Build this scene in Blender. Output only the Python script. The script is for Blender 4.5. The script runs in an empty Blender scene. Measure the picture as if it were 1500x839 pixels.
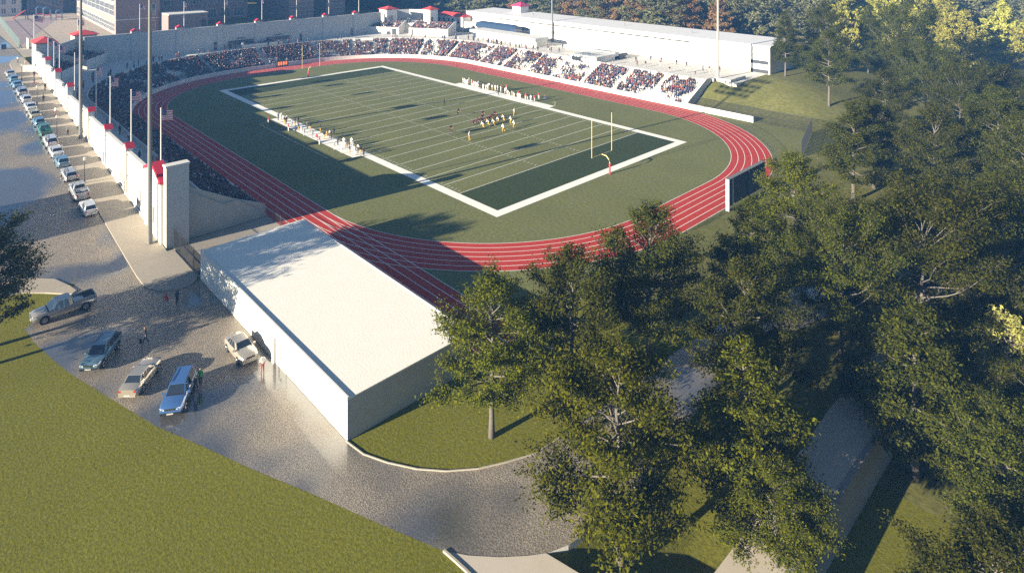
import bpy, bmesh, math, random
import numpy as np
from mathutils import Vector, Matrix
random.seed(7); RNG = np.random.default_rng(7)
PI = math.pi
SC = bpy.context.scene
COL = SC.collection
R = math.radians

# ------------------------------------------------------------------ materials
def new_mat(name):
    m = bpy.data.materials.new(name); m.use_nodes = True
    nt = m.node_tree
    b = nt.nodes['Principled BSDF']
    return m, nt, b

def mat(name, col, rough=.8, scale=0, amt=.0, metal=0., spec=.3, scale2=0, amt2=0., bump=0., bscale=0, coord='world', col2=None, stretch=None):
    """procedural surface: base colour broken up by one or two noises, optional bump"""
    m, nt, b = new_mat(name)
    N, L = nt.nodes, nt.links
    b.inputs['Roughness'].default_value = rough
    b.inputs['Metallic'].default_value = metal
    b.inputs['Specular IOR Level'].default_value = spec
    c = (*col, 1)
    b.inputs['Base Color'].default_value = c
    m.diffuse_color = c
    if not (scale or scale2 or bump):
        return m
    if coord == 'world':
        g = N.new('ShaderNodeNewGeometry'); vec = g.outputs['Position']
    else:
        g = N.new('ShaderNodeTexCoord'); vec = g.outputs['Object']
    if stretch:
        mp = N.new('ShaderNodeMapping'); mp.inputs['Scale'].default_value = stretch
        L.new(vec, mp.inputs['Vector']); vec = mp.outputs['Vector']
    prev = None
    c2 = col2 or tuple(x * .55 for x in col)
    c1 = tuple(min(1, x) for x in col)
    def noise(s, d=4):
        n = N.new('ShaderNodeTexNoise'); n.inputs['Scale'].default_value = s
        n.inputs['Detail'].default_value = d; n.inputs['Roughness'].default_value = .6
        L.new(vec, n.inputs['Vector']); return n.outputs['Fac']
    def ramp(f, lo=.35, hi=.65):
        r = N.new('ShaderNodeMapRange'); r.inputs[1].default_value = lo; r.inputs[2].default_value = hi
        L.new(f, r.inputs[0]); return r.outputs[0]
    cur = None
    for s, a in ((scale, amt), (scale2, amt2)):
        if not s: continue
        mx = N.new('ShaderNodeMix'); mx.data_type = 'RGBA'
        f = ramp(noise(s))
        mu = N.new('ShaderNodeMath'); mu.operation = 'MULTIPLY'; mu.inputs[1].default_value = a
        L.new(f, mu.inputs[0]); L.new(mu.outputs[0], mx.inputs[0])
        if cur is None: mx.inputs[6].default_value = (*c1, 1)
        else: L.new(cur, mx.inputs[6])
        mx.inputs[7].default_value = (*c2, 1)
        cur = mx.outputs[2]
    if cur is not None: L.new(cur, b.inputs['Base Color'])
    if bump:
        bn = N.new('ShaderNodeBump'); bn.inputs['Strength'].default_value = bump; bn.inputs['Distance'].default_value = .05
        L.new(noise(bscale or scale, 3), bn.inputs['Height']); L.new(bn.outputs['Normal'], b.inputs['Normal'])
    return m

def leaf_mat(name, ca, cb, trans=.35):
    m, nt, b = new_mat(name); N, L = nt.nodes, nt.links
    out = N['Material Output']
    g = N.new('ShaderNodeNewGeometry'); oi = N.new('ShaderNodeObjectInfo')
    mx = N.new('ShaderNodeMix'); mx.data_type = 'RGBA'
    mx.inputs[6].default_value = (*ca, 1); mx.inputs[7].default_value = (*cb, 1)
    L.new(g.outputs['Random Per Island'], mx.inputs[0])
    hs = N.new('ShaderNodeHueSaturation')
    mr = N.new('ShaderNodeMapRange'); mr.inputs[3].default_value = .8; mr.inputs[4].default_value = 1.2
    L.new(oi.outputs['Random'], mr.inputs[0]); L.new(mr.outputs[0], hs.inputs['Value'])
    mh = N.new('ShaderNodeMapRange'); mh.inputs[3].default_value = .495; mh.inputs[4].default_value = .512
    L.new(oi.outputs['Random'], mh.inputs[0]); L.new(mh.outputs[0], hs.inputs['Hue'])
    L.new(mx.outputs[2], hs.inputs['Color'])
    N.remove(b)
    d = N.new('ShaderNodeBsdfDiffuse'); t = N.new('ShaderNodeBsdfTranslucent'); ms = N.new('ShaderNodeMixShader')
    ms.inputs[0].default_value = trans
    L.new(hs.outputs[0], d.inputs[0]); L.new(hs.outputs[0], t.inputs[0])
    L.new(d.outputs[0], ms.inputs[1]); L.new(t.outputs[0], ms.inputs[2]); L.new(ms.outputs[0], out.inputs[0])
    return m

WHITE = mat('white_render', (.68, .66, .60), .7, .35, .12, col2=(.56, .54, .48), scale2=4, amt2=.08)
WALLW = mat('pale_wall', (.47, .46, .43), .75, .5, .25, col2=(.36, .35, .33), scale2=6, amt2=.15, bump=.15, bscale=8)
ROOFW = mat('pale_roof_membrane', (.82, .775, .68), .8, .8, .2, col2=(.66, .62, .53), scale2=5, amt2=.5, bump=.28, bscale=5)
CONC = mat('concrete', (.55, .52, .46), .85, .5, .3, col2=(.40, .38, .34), scale2=7, amt2=.25, bump=.2, bscale=9)
CONCL = mat('pale_concrete', (.60, .58, .53), .85, .5, .25, col2=(.46, .44, .40), scale2=7, amt2=.2)
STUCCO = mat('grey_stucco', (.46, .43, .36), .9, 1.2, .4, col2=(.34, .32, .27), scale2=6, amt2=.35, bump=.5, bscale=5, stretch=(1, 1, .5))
REDROOF = mat('red_roof', (.50, .055, .05), .6, 2, .3, col2=(.36, .04, .04))
PINKROOF = mat('magenta_roof', (.50, .05, .14), .6, 2, .3, col2=(.4, .05, .12))
REDCAP = mat('red_cap_tiles', (.48, .025, .05), .55, 2, .25, col2=(.36, .02, .04))
DARKIN = mat('dark_opening', (.03, .035, .045), .5)
DARKMET = mat('dark_metal', (.045, .047, .05), .45, metal=.3)
POLEGREY = mat('grey_pole_paint', (.16, .16, .15), .5)
POLEW = mat('pale_pole_paint', (.55, .55, .53), .4)
FENCEM = mat('black_railing', (.02, .022, .026), .5)
WIREM = mat('chain_wire', (.07, .075, .08), .5, metal=.3)
GLASSB = mat('blue_glass', (.03, .05, .09), .08, spec=.8)
GLASSD = mat('window_pane', (.05, .07, .10), .06, spec=.8)
BRICK = mat('pink_brick', (.34, .22, .19), .85, 1.5, .35, col2=(.26, .17, .15), scale2=9, amt2=.25, stretch=(.4, .4, 2))
BRICKD = mat('mauve_brick', (.26, .18, .17), .85, 1.2, .3, col2=(.2, .14, .14), scale2=8, amt2=.2, stretch=(.3, .3, 2))
STONETRIM = mat('stone_trim', (.6, .57, .52), .8)
YELLOWP = mat('goal_yellow', (.62, .50, .20), .5)
REDP = mat('goal_pad_red', (.55, .05, .06), .6)
PAINTW = mat('line_paint', (.78, .77, .70), .8, 3, .2, col2=(.62, .62, .54))
PAINTC = mat('border_paint', (.80, .78, .70), .8, 1.2, .2, col2=(.66, .65, .56))
TURF = mat('infield_turf', (.185, .187, .070), .95, .09, .35, col2=(.10, .108, .038), scale2=2.2, amt2=.75, bump=.6, bscale=2.2, spec=.1)
GRASS = mat('lawn_grass', (.178, .174, .024), .95, .12, .25, col2=(.085, .086, .008), scale2=4, amt2=.8, bump=.6, bscale=6, spec=.1)
ROUGH = mat('rough_grass', (.19, .18, .06), .95, .06, .7, col2=(.085, .09, .022), scale2=1.1, amt2=.7, bump=.8, bscale=2, spec=.1)
ENDZ = mat('end_zone_green', (.046, .062, .020), .95, 1.5, .5, col2=(.022, .034, .012), bump=.4, bscale=3, spec=.1)
TRACK = mat('track_red', (.44, .046, .030), .85, .6, .25, col2=(.34, .032, .028), scale2=5, amt2=.25, spec=.15)
PAVE = mat('paving', (.36, .315, .25), .85, .8, .25, col2=(.28, .245, .20), scale2=7, amt2=.3, bump=.2, bscale=8)
PATHM = mat('pale_path', (.50, .44, .36), .85, .8, .25, col2=(.39, .34, .28), scale2=6, amt2=.3)
KERB = mat('kerb_stone', (.40, .36, .29), .8, 3, .3)
BARK = mat('bark', (.13, .115, .10), .9, 3, .5, col2=(.08, .07, .06), coord='object')
TWIG = mat('pale_twig', (.15, .135, .115), .9, 3, .4, col2=(.08, .07, .06), coord='object')

def asphalt():
    m, nt, b = new_mat('wet_asphalt'); N, L = nt.nodes, nt.links
    g = N.new('ShaderNodeNewGeometry')
    def noise(s, d=4, r=.55):
        n = N.new('ShaderNodeTexNoise'); n.inputs['Scale'].default_value = s; n.inputs['Detail'].default_value = d; n.inputs['Roughness'].default_value = r
        L.new(g.outputs['Position'], n.inputs['Vector']); return n.outputs['Fac']
    def mr(f, a, b_, c, d):
        r = N.new('ShaderNodeMapRange'); r.inputs[1].default_value = a; r.inputs[2].default_value = b_; r.inputs[3].default_value = c; r.inputs[4].default_value = d
        L.new(f, r.inputs[0]); return r.outputs[0]
    def mix(f, A, B):
        x = N.new('ShaderNodeMix'); x.data_type = 'RGBA'
        L.new(f, x.inputs[0])
        for i, v in ((6, A), (7, B)):
            if isinstance(v, tuple): x.inputs[i].default_value = (*v, 1)
            else: L.new(v, x.inputs[i])
        return x.outputs[2]
    speck = mr(noise(8.5, 3, .8), .38, .62, 0, 1)
    base = mix(speck, (.11, .092, .07), (.37, .31, .235))
    base = mix(mr(noise(.22, 3), .4, .65, 0, .3), base, (.12, .108, .09))
    base = mix(mr(noise(1.1, 5, .7), .60, .70, 0, .45), base, (.07, .062, .052))
    wet = mr(noise(.062, 2, .5), .46, .53, 0, 1)       # broad damp patches
    base = mix(wet, base, mix(speck, (.055, .055, .056), (.12, .118, .112)))
    L.new(base, b.inputs['Base Color'])
    rough = N.new('ShaderNodeMix'); rough.data_type = 'FLOAT'
    L.new(wet, rough.inputs[0]); rough.inputs[2].default_value = .5; rough.inputs[3].default_value = .13
    L.new(rough.outputs[0], b.inputs['Roughness'])
    L.new(wet, b.inputs['Coat Weight']); b.inputs['Coat Roughness'].default_value = .07; b.inputs['Coat IOR'].default_value = 1.72
    b.inputs['Specular IOR Level'].default_value = .85
    bn = N.new('ShaderNodeBump'); bn.inputs['Distance'].default_value = .04
    st = N.new('ShaderNodeMix'); st.data_type = 'FLOAT'
    L.new(wet, st.inputs[0]); st.inputs[2].default_value = .5; st.inputs[3].default_value = .06
    L.new(st.outputs[0], bn.inputs['Strength'])
    L.new(speck, bn.inputs['Height']); L.new(bn.outputs['Normal'], b.inputs['Normal'])
    return m
ASPH = asphalt()

PAINTS = {}
def paint(name, col, metal=.35):
    if name not in PAINTS:
        m, nt, b = new_mat('paint_' + name)
        b.inputs['Base Color'].default_value = (*col, 1); b.inputs['Roughness'].default_value = .22
        b.inputs['Metallic'].default_value = metal; b.inputs['Coat Weight'].default_value = 1.; b.inputs['Coat Roughness'].default_value = .04; b.inputs['Coat IOR'].default_value = 1.8
        PAINTS[name] = m
    return PAINTS[name]
CLOTHS = {}
def cloth(col):
    k = tuple(round(c, 3) for c in col)
    if k not in CLOTHS:
        CLOTHS[k] = mat('cloth_%d' % len(CLOTHS), col, .9, 14, .3, coord='object')
    return CLOTHS[k]
SKIN = mat('skin', (.42, .26, .19), .6, 9, .2, col2=(.34, .2, .15), coord='object')
SKIN2 = mat('skin_brown', (.17, .09, .06), .6, 9, .2, coord='object')
HAIR = mat('hair_dark', (.02, .016, .014), .6, 20, .3, coord='object')
SHOE = mat('shoes', (.03, .03, .03), .6, 20, .3, coord='object')

# ------------------------------------------------------------------ mesh helpers
class MB:
    def __init__(s): s.v = []; s.f = []; s.mi = []; s.M = None
    def add(s, vs, fs, mi=0):
        o = len(s.v)
        if s.M is not None: vs = [tuple(s.M @ Vector(v)) for v in vs]
        s.v.extend(vs); s.f.extend([tuple(i + o for i in f) for f in fs]); s.mi.extend([mi] * len(fs)); return s
    def box(s, x0, x1, y0, y1, z0, z1, mi=0):
        vs = [(x, y, z) for x in (x0, x1) for y in (y0, y1) for z in (z0, z1)]
        return s.add(vs, [(0, 1, 3, 2), (4, 6, 7, 5), (0, 4, 5, 1), (2, 3, 7, 6), (0, 2, 6, 4), (1, 5, 7, 3)], mi)
    def prism(s, poly, z0, z1, mi=0, zt=None):
        """poly: CCW (x,y) list; z0/z1 floats or functions of (x,y)"""
        n = len(poly)
        a = lambda z, p: z(*p) if callable(z) else z
        vs = [(p[0], p[1], a(z0, p)) for p in poly] + [(p[0], p[1], a(z1, p)) for p in poly]
        fs = [tuple(range(n - 1, -1, -1)), tuple(range(n, 2 * n))] + [(i, (i + 1) % n, n + (i + 1) % n, n + i) for i in range(n)]
        return s.add(vs, fs, mi)
    def extrude_poly(s, pts3, vec, mi=0):
        n = len(pts3); v = Vector(vec)
        vs = [tuple(p) for p in pts3] + [tuple(Vector(p) + v) for p in pts3]
        fs = [tuple(range(n - 1, -1, -1)), tuple(range(n, 2 * n))] + [(i, (i + 1) % n, n + (i + 1) % n, n + i) for i in range(n)]
        return s.add(vs, fs, mi)
    def quad(s, a, b, c, d, mi=0): return s.add([a, b, c, d], [(0, 1, 2, 3)], mi)
    def tube(s, pts, rad, n=8, mi=0, cap=True):
        if not hasattr(rad, '__len__'): rad = [rad] * len(pts)
        pts = [Vector(p) for p in pts]; vs = []; fs = []
        for i, p in enumerate(pts):
            d = (pts[min(i + 1, len(pts) - 1)] - pts[max(i - 1, 0)]).normalized()
            u = d.cross(Vector((0, 0, 1)) if abs(d.z) < .9 else Vector((1, 0, 0))).normalized(); w = d.cross(u)
            for k in range(n):
                a = 2 * PI * k / n
                vs.append(tuple(p + (u * math.cos(a) + w * math.sin(a)) * rad[i]))
        for i in range(len(pts) - 1):
            for k in range(n):
                fs.append((i * n + k, i * n + (k + 1) % n, (i + 1) * n + (k + 1) % n, (i + 1) * n + k))
        if cap: fs.append(tuple(range(n - 1, -1, -1))); fs.append(tuple((len(pts) - 1) * n + k for k in range(n)))
        return s.add(vs, fs, mi)
    def hip(s, x0, x1, y0, y1, z0, z1, over=.4, mi=0, thick=.18):
        x0 -= over; x1 += over; y0 -= over; y1 += over
        cx_, cy_ = (x0 + x1) / 2, (y0 + y1) / 2
        h = min(x1 - x0, y1 - y0) / 2
        if x1 - x0 > y1 - y0: r = [(x0 + h, cy_, z1), (x1 - h, cy_, z1)]
        else: r = [(cx_, y0 + h, z1), (cx_, y1 - h, z1)]
        if abs(r[0][0] - r[1][0]) + abs(r[0][1] - r[1][1]) < .3:
            if x1 - x0 > y1 - y0: r = [(cx_ - .2, cy_, z1), (cx_ + .2, cy_, z1)]
            else: r = [(cx_, cy_ - .2, z1), (cx_, cy_ + .2, z1)]
        s.box(x0, x1, y0, y1, z0 - thick, z0, mi)
        e = .004
        c = [(x0, y0, z0 + e), (x1, y0, z0 + e), (x1, y1, z0 + e), (x0, y1, z0 + e)]
        if x1 - x0 > y1 - y0:
            fs = [(0, 1, 5, 4), (1, 2, 5), (2, 3, 4, 5), (3, 0, 4)]
        else:
            fs = [(0, 1, 4), (1, 2, 5, 4), (2, 3, 5), (3, 0, 4, 5)]
        return s.add(c + r, fs, mi)
    def mesh(s, name, mats, smooth=False, off=(0, 0, 0)):
        me = bpy.data.meshes.new(name)
        vs = s.v if off == (0, 0, 0) else [(v[0] - off[0], v[1] - off[1], v[2] - off[2]) for v in s.v]
        me.from_pydata(vs, [], s.f)
        if not isinstance(mats, (list, tuple)): mats = [mats]
        for m in mats: me.materials.append(m)
        if len(mats) > 1: me.polygons.foreach_set('material_index', s.mi)
        if smooth: me.polygons.foreach_set('use_smooth', [True] * len(me.polygons))
        me.update(); return me
    def build(s, name, mats, parent=None, smooth=False, label=None, angle=None):
        off = (0, 0, 0)
        if parent is not None:
            p = parent; t = Vector((0, 0, 0))
            while p is not None: t += p.location; p = p.parent
            off = tuple(t)
        me = s.mesh(name, mats, smooth or angle is not None, off)
        if angle is not None:
            try: me.set_sharp_from_angle(angle=R(angle))
            except Exception: pass
        o = bpy.data.objects.new(name, me); COL.objects.link(o)
        if parent is not None: o.parent = parent
        if label: o['label'] = label
        return o

def tag(o, label=None, cat=None, group=None, kind=None):
    if label: o['label'] = label
    if cat: o['category'] = cat
    if group: o['group'] = group
    if kind: o['kind'] = kind
    return o
def thing(name, label, cat, loc=(0, 0, 0), rz=0, group=None):
    o = bpy.data.objects.new(name, None); COL.objects.link(o)
    o.empty_display_size = .3
    o.location = loc; o.rotation_euler = (0, 0, rz)
    return tag(o, label, cat, group)
KIDS = {}
def copy_tree(o, parent=None):
    c = o.copy(); COL.objects.link(c)
    if parent is not None: c.parent = parent
    for ch in o.children: copy_tree(ch, c)
    return c
def structure(mb, name, m, label=None):
    o = mb.build(name, m); o['kind'] = 'structure'
    if label: o['label'] = label
    return o

# ------------------------------------------------------------------ terrain
ZX = [-36, -14.7, -3.3, 14.5, 32, 45, 60, 75, 110]
ZZ = [0, 1.8, 2.7, 4.1, 5.4, 6.5, 7.4, 8.2, 8.8]
def zs(x): return float(np.interp(x, ZX, ZZ))
def ss(t): t = max(0., min(1., t)); return t * t * (3 - 2 * t)
CC = 5.2                                         # concourse level
def low_ground(x, y):
    dx, dy = x + 97.4, y - 59.15                     # drop beside the apron, deeper away from the road
    t = -(dx * .976 + dy * .22); s_ = dx * .22 - dy * .976
    a = min(1.9, .15 + .24 * max(0, t)) * ss((s_ + .05) / .8) * ss((t + .3) / .8) * (1 - ss((s_ - 5) / 28))
    return -a * ss((-98.0 - x + max(0, 57 - y) * 0 + 1.2) / 1.4)
def ground_h(x, y):
    if y >= 64.3: return zs(x)
    if x >= 95.3:
        return 8.8 - 3.7 * ss((-y - 60) / 40)
    if y < -49.6:
        m = 5.1 * ss((-49.6 - y) / (12 + 15 * ss((-41.9 - x) / 14)))
        if x < -41.9: return m * ss((x + 82) / 26)
        return 5.1 if y < -61.2 else 0.
    if x > -109.05 and x < -96.6 and 24 < y < 66: return low_ground(x, y)
    if x <= -109.05 and -30 < y < 60:
        return -3.5 * ss((60 - y) / 5) * ss((y + 30) / 25)
    return 0.
xs = sorted(set([-1300, -900, -600, -420, -320, -260, -220, -180, -150] + list(np.arange(-130, 131, 2.5)) + ZX + list(np.arange(-109, -95.9, .5)) + [-109.2, -109.05, -108.9, -42, -41.8, 95.1, 95.3] + [140, 160, 180, 210, 250, 300, 360, 450, 600, 900, 1400]))
ys = sorted(set([-1400, -900, -650, -500, -420, -350, -300, -260, -230, -200, -180, -160, -145] + list(np.arange(-130, 106, 2.5)) + list(np.arange(45, 66.1, .5)) + [64.1, 64.3, -49.55, -49.65, -61.1, -61.25] + [110, 120, 140, 180, 250, 400, 700, 1200]))
def build_ground():
    nx, ny = len(xs), len(ys)
    v = [(x, y, ground_h(x, y)) for x in xs for y in ys]
    f = [(i * ny + j, (i + 1) * ny + j, (i + 1) * ny + j + 1, i * ny + j + 1) for i in range(nx - 1) for j in range(ny - 1)]
    mb = MB(); mb.add(v, f)
    for k, q in enumerate(f):                    # turf inside the stadium, lawn by the street, rough grass elsewhere
        x, y = v[q[0]][0], v[q[0]][1]
        if -80 < x < 95 and -50 < y < 64: mb.mi[k] = 1
        elif y > 52 or (x < -78 and y > 30): mb.mi[k] = 2
    o = structure(mb, 'ground', [ROUGH, TURF, GRASS])
    o.data.polygons.foreach_set('use_smooth', [False] * len(o.data.polygons))
build_ground()

def sheet(name, poly, dz, m, knots=True, z0=0.):
    """flat or street-following sheet lying dz above the ground"""
    bm = bmesh.new()
    f = bm.faces.new([bm.verts.new((p[0], p[1], 0)) for p in poly])
    if knots and max(p[0] for p in poly) > -36 and max(p[1] for p in poly) > 64.3:
        for x in ZX + [95.1, 95.3]:
            bmesh.ops.bisect_plane(bm, geom=bm.verts[:] + bm.edges[:] + bm.faces[:], plane_co=(x, 0, 0), plane_no=(1, 0, 0))
        for v in bm.verts: v.co.z = zs(v.co.x)
    for v in bm.verts: v.co.z += dz + z0
    bmesh.ops.recalc_face_normals(bm, faces=bm.faces)
    if sum(f.normal.z for f in bm.faces) < 0: bmesh.ops.reverse_faces(bm, faces=bm.faces)
    bmesh.ops.triangulate(bm, faces=bm.faces)
    mb = MB(); bm.verts.index_update()
    mb.add([tuple(v.co) for v in bm.verts], [tuple(v.index for v in f.verts) for f in bm.faces]); bm.free()
    return structure(mb, name, m)

def arc(cx_, cy_, r, a0, a1, n=24):
    return [(cx_ + r * math.cos(R(a0 + (a1 - a0) * i / n)), cy_ + r * math.sin(R(a0 + (a1 - a0) * i / n))) for i in range(n + 1)]

# ---- road, lot, pavements
LOT_EDGE = [(-38.2, 76.0), (-40, 78.2), (-43.1, 80.2), (-46.2, 79.9), (-49.3, 79.3), (-52.2, 78.7), (-55, 78), (-60, 76.5), (-67.2, 74.3), (-72.5, 72.1), (-77.3, 70.2), (-82.1, 68.1), (-87.5, 65.9), (-92.7, 63.7)]
LOT_RIGHT = [(-94.1, 62.7), (-95.6, 61.3), (-96.8, 59.9), (-97.5, 58.9), (-98.1, 57.4), (-98.4, 55.3), (-98.4, 52.0), (-97.9, 46), (-97.2, 38), (-98, 26), (-101, 10), (-106, -10), (-116, -40), (-135, -80)]
LOT_INNER = [(-128, -80), (-110, -40), (-100.5, -10), (-95.6, 10), (-92.5, 26), (-91.6, 38), (-91.6, 46), (-91.4, 51.4), (-91.2, 53.5), (-90.2, 55.8), (-89.2, 57.7), (-87.7, 59.6), (-86, 61.1), (-83.9, 62.4), (-81.9, 63.3), (-79.75, 63.62)]
sheet('road', LOT_EDGE + LOT_RIGHT + LOT_INNER + [(-46, 63.62), (-36.05, 64.5), (-36.05, 74.6)], .02, ASPH)
sheet('street', [(-36.05, 64.5), (150, 64.5), (260, 64.5), (260, 140), (-26, 140), (-28, 92), (-31.2, 80), (-34.0, 76.6), (-36.05, 74.6)], .02, ASPH)
# kerb along the planted island
def ribbon(name, pts, w, h, m, z=0.):
    mb = MB(); n = len(pts); L_, R_ = [], []
    for i, p in enumerate(pts):
        a, b = Vector(pts[max(i - 1, 0)]), Vector(pts[min(i + 1, n - 1)])
        d = (b - a).normalized(); nn = Vector((-d.y, d.x))
        L_.append(Vector(p) + nn * w / 2); R_.append(Vector(p) - nn * w / 2)
    vs = []
    for i in range(n):
        zz = z(pts[i][0]) if callable(z) else z
        vs += [(L_[i].x, L_[i].y, zz - .05), (L_[i].x, L_[i].y, zz + h), (R_[i].x, R_[i].y, zz + h), (R_[i].x, R_[i].y, zz - .05)]
    fs = []
    for i in range(n - 1):
        for k in range(3): fs.append((4 * i + k, 4 * i + k + 1, 4 * i + 4 + k + 1, 4 * i + 4 + k))
    fs += [(0, 3, 2, 1), (4 * n - 4, 4 * n - 3, 4 * n - 2, 4 * n - 1)]
    mb.add(vs, fs)
    return structure(mb, name, m)
ribbon('island_kerb', LOT_INNER[6:], .10, .09, KERB)
# sidewalk with a rounded end, kept 0.13 above the street
SW = [(-44.2, 63.62), (-45.6, 64.6), (-45.7, 66.2), (-44.6, 68.0), (-42.4, 68.9), (-39.3, 68.95)] + [(x, 68.85) for x in ZX[:-1]] + [(88, 68.4), (93, 67.6), (96.5, 66), (97.5, 64.6)]
def sidewalk(name, poly, h, m, zf):
    bm = bmesh.new(); bm.faces.new([bm.verts.new((p[0], p[1], 0)) for p in poly])
    for x in ZX: bmesh.ops.bisect_plane(bm, geom=bm.verts[:] + bm.edges[:] + bm.faces[:], plane_co=(x, 0, 0), plane_no=(1, 0, 0))
    ge = bmesh.ops.extrude_face_region(bm, geom=bm.faces[:])
    top = [g for g in ge['geom'] if isinstance(g, bmesh.types.BMVert)]
    tops = set(top)
    for v in bm.verts: v.co.z = zf(v.co.x) + (h if v in tops else -.1)
    bmesh.ops.recalc_face_normals(bm, faces=bm.faces)
    bm.verts.index_update(); mb = MB()
    mb.add([tuple(v.co) for v in bm.verts], [tuple(v.index for v in f.verts) for f in bm.faces]); bm.free()
    return structure(mb, name, m)
sidewalk('sidewalk', list(reversed(SW + [(97.5, 64.45), (-35, 64.45), (-35, 63.62)])), .13, PAVE, zs)
sidewalk('corner_sidewalk', [(-31.2, 79.0), (-33.6, 76.3), (-36.2, 75.2), (-38.0, 74.85), (-38.5, 75.4), (-37.6, 76.2), (-36.0, 77.6), (-34.4, 79.6), (-33.2, 84), (-32, 92), (-29.0, 92), (-29.6, 84)], .15, PAVE, zs)
# yard between end pier, end wall and the white building
sheet('yard_paving', [(-44.6, 50.3), (-33.0, 50.3), (-33.0, 63.5), (-44.6, 63.5)], .03, PAVE)
# bottom path: a concrete ramp that climbs away from the road
RP = [(-92.7, 63.7), (-94.08, 62.72), (-95.58, 61.32), (-96.78, 59.92), (-97.48, 58.92)]
mb = MB()
cols = []
for i, p in enumerate(RP):
    d = Vector((-.97, -.12 - .025 * i)).normalized()
    cols.append([(p[0] + d.x * t - .02 * t * t * (1 if i == 0 else 0), p[1] + d.y * t + (.012 * t * t if i == 0 else 0), .05) for t in (0, 1, 2, 4, 7, 11, 16)])
nn = len(cols[0]); vs = [v for c in cols for v in c]; nt_ = len(vs)
vs += [(v[0], v[1], -2.6) for v in vs]
fs = [(i * nn + j, (i + 1) * nn + j, (i + 1) * nn + j + 1, i * nn + j + 1) for i in range(4) for j in range(nn - 1)]
for i in (0, 4):
    for j in range(nn - 1): fs.append((i * nn + j, i * nn + j + 1, nt_ + i * nn + j + 1, nt_ + i * nn + j))
for i in range(4): fs.append((i * nn, (i + 1) * nn, nt_ + (i + 1) * nn, nt_ + i * nn))
mb.add(vs, fs); structure(mb, 'apron', PATHM)
ribbon('apron_kerb', [(c[0], c[1]) for c in cols[0]], .16, .09, KERB, .05)
mb = MB(); pts = [p for p in LOT_RIGHT[3:9]]
for p, q in zip(pts[:-1], pts[1:]): mb.quad((p[0], p[1], -2.), (q[0], q[1], -2.), (q[0], q[1], .02), (p[0], p[1], .02))
structure(mb, 'road_edge', CONC)
# tree-shaded path on top of the retaining wall
mb = MB(); mb.prism([(-105.7, 75), (-105.8, 49.5), (-105.6, 43.5), (-105.3, 31.7), (-105.2, 5), (-105.4, -25), (-108.85, -25), (-108.85, 75)][::-1], -2.5, .03); structure(mb, 'path', PATHM)
mb = MB(); mb.box(-109.3, -108.85, -28, 78, -4, .06)
w = mb.build('retaining_wall', mat('retaining_concrete', (.30, .28, .25), .9, .6, .4, col2=(.22, .21, .19), scale2=5, amt2=.3, bump=.3, bscale=4))
tag(w, 'long grey concrete retaining wall dropping from the path edge to low grass', 'wall')
# ------------------------------------------------------------------ field markings
FX, FY, BW = 54.86, 24.38, 1.68
def flat(name, rects, z, m):
    mb = MB()
    for (x0, x1, y0, y1) in rects: mb.quad((x0, y0, z), (x1, y0, z), (x1, y1, z), (x0, y1, z))
    return structure(mb, name, m)
flat('end_zone', [(-FX, -45.72, -FY, FY), (45.72, FX, -FY, FY)], .006, ENDZ)
flat('field_border', [(-FX - BW, FX + BW, FY, FY + BW), (-FX - BW, FX + BW, -FY - BW, -FY), (-FX - BW, -FX, -FY, FY), (FX, FX + BW, -FY, FY)], .010, PAINTC)
flat('team_area', [(-18.3, 18.4, FY + BW, 27.9), (-18.4, 18.6, -28.0, -FY - BW)], .010, PAINTC)
yl = []
for k in range(21):
    x = -45.72 + 4.572 * k; yl.append((x - .055, x + .055, -FY, FY))
flat('yard_lines', yl, .014, PAINTW)
hs = []
for k in range(1, 100):
    if k % 5 == 0: continue
    x = -45.72 + .9144 * k
    for y in (FY - .7, -FY + .7, 5.9, -5.9): hs.append((x - .045, x + .045, y - .3, y + .3))
for y in (3.0, -3.0): pass
flat('hash_marks', hs, .016, PAINTW)
flat('restraining_line', [(-15.3, 15.8, 31.35, 31.5), (15.72, 15.86, 31.5, 31.52)], .008, mat('faded_line', (.55, .52, .36), .9))
mb = MB()
for a, b in (((15.8, 31.42), (18.3, 28.0)), ((-15.5, -31.4), (-18.4, -28.0)), ((-15.5, -31.4), (-15.5, -30.2))):
    a, b = Vector((*a, .009)), Vector((*b, .009)); d = (b - a).normalized(); n = Vector((-d.y, d.x, 0)) * .07
    mb.quad(tuple(a - n), tuple(b - n), tuple(b + n), tuple(a + n))
structure(mb, 'corner_line', mat('faded_line_pale', (.6, .57, .42), .9))

# ------------------------------------------------------------------ track
RC = 33.; YN, YF = 10., -9.; XS = 37.8
def oval(d, n=36):
    r = RC + d
    return arc(XS, YN, r, 90, 0, n) + arc(XS, YF, r, 0, -90, n) + arc(-XS, YF, r, -90, -180, n) + arc(-XS, YN, r, 180, 90, n)
def ring(name, d0, d1, z, m):
    a, b = oval(d0), oval(d1); n = len(a)
    mb = MB(); mb.add([(p[0], p[1], z) for p in a] + [(p[0], p[1], z) for p in b], [(i, n + i, n + (i + 1) % n, (i + 1) % n) for i in range(n)])
    for i in range(len(mb.f)): mb.f[i] = tuple(reversed(mb.f[i]))
    return structure(mb, name, m)
LW = 1.22
ring('running_track', 0, 6 * LW, .018, TRACK)
for k in range(7): ring('track_line', k * LW - .05, k * LW + .05, .026, PAINTW)
sheet('sprint_chute', [(-38, 43.0), (-38, 50.3), (-79.6, 50.2), (-79.6, 43.2)], .012, TRACK)
flat('chute_lines', [(-79.6, -37.8, 43 + k * LW - .05, 43 + k * LW + .05) for k in range(7)], .034, PAINTW)

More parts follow.
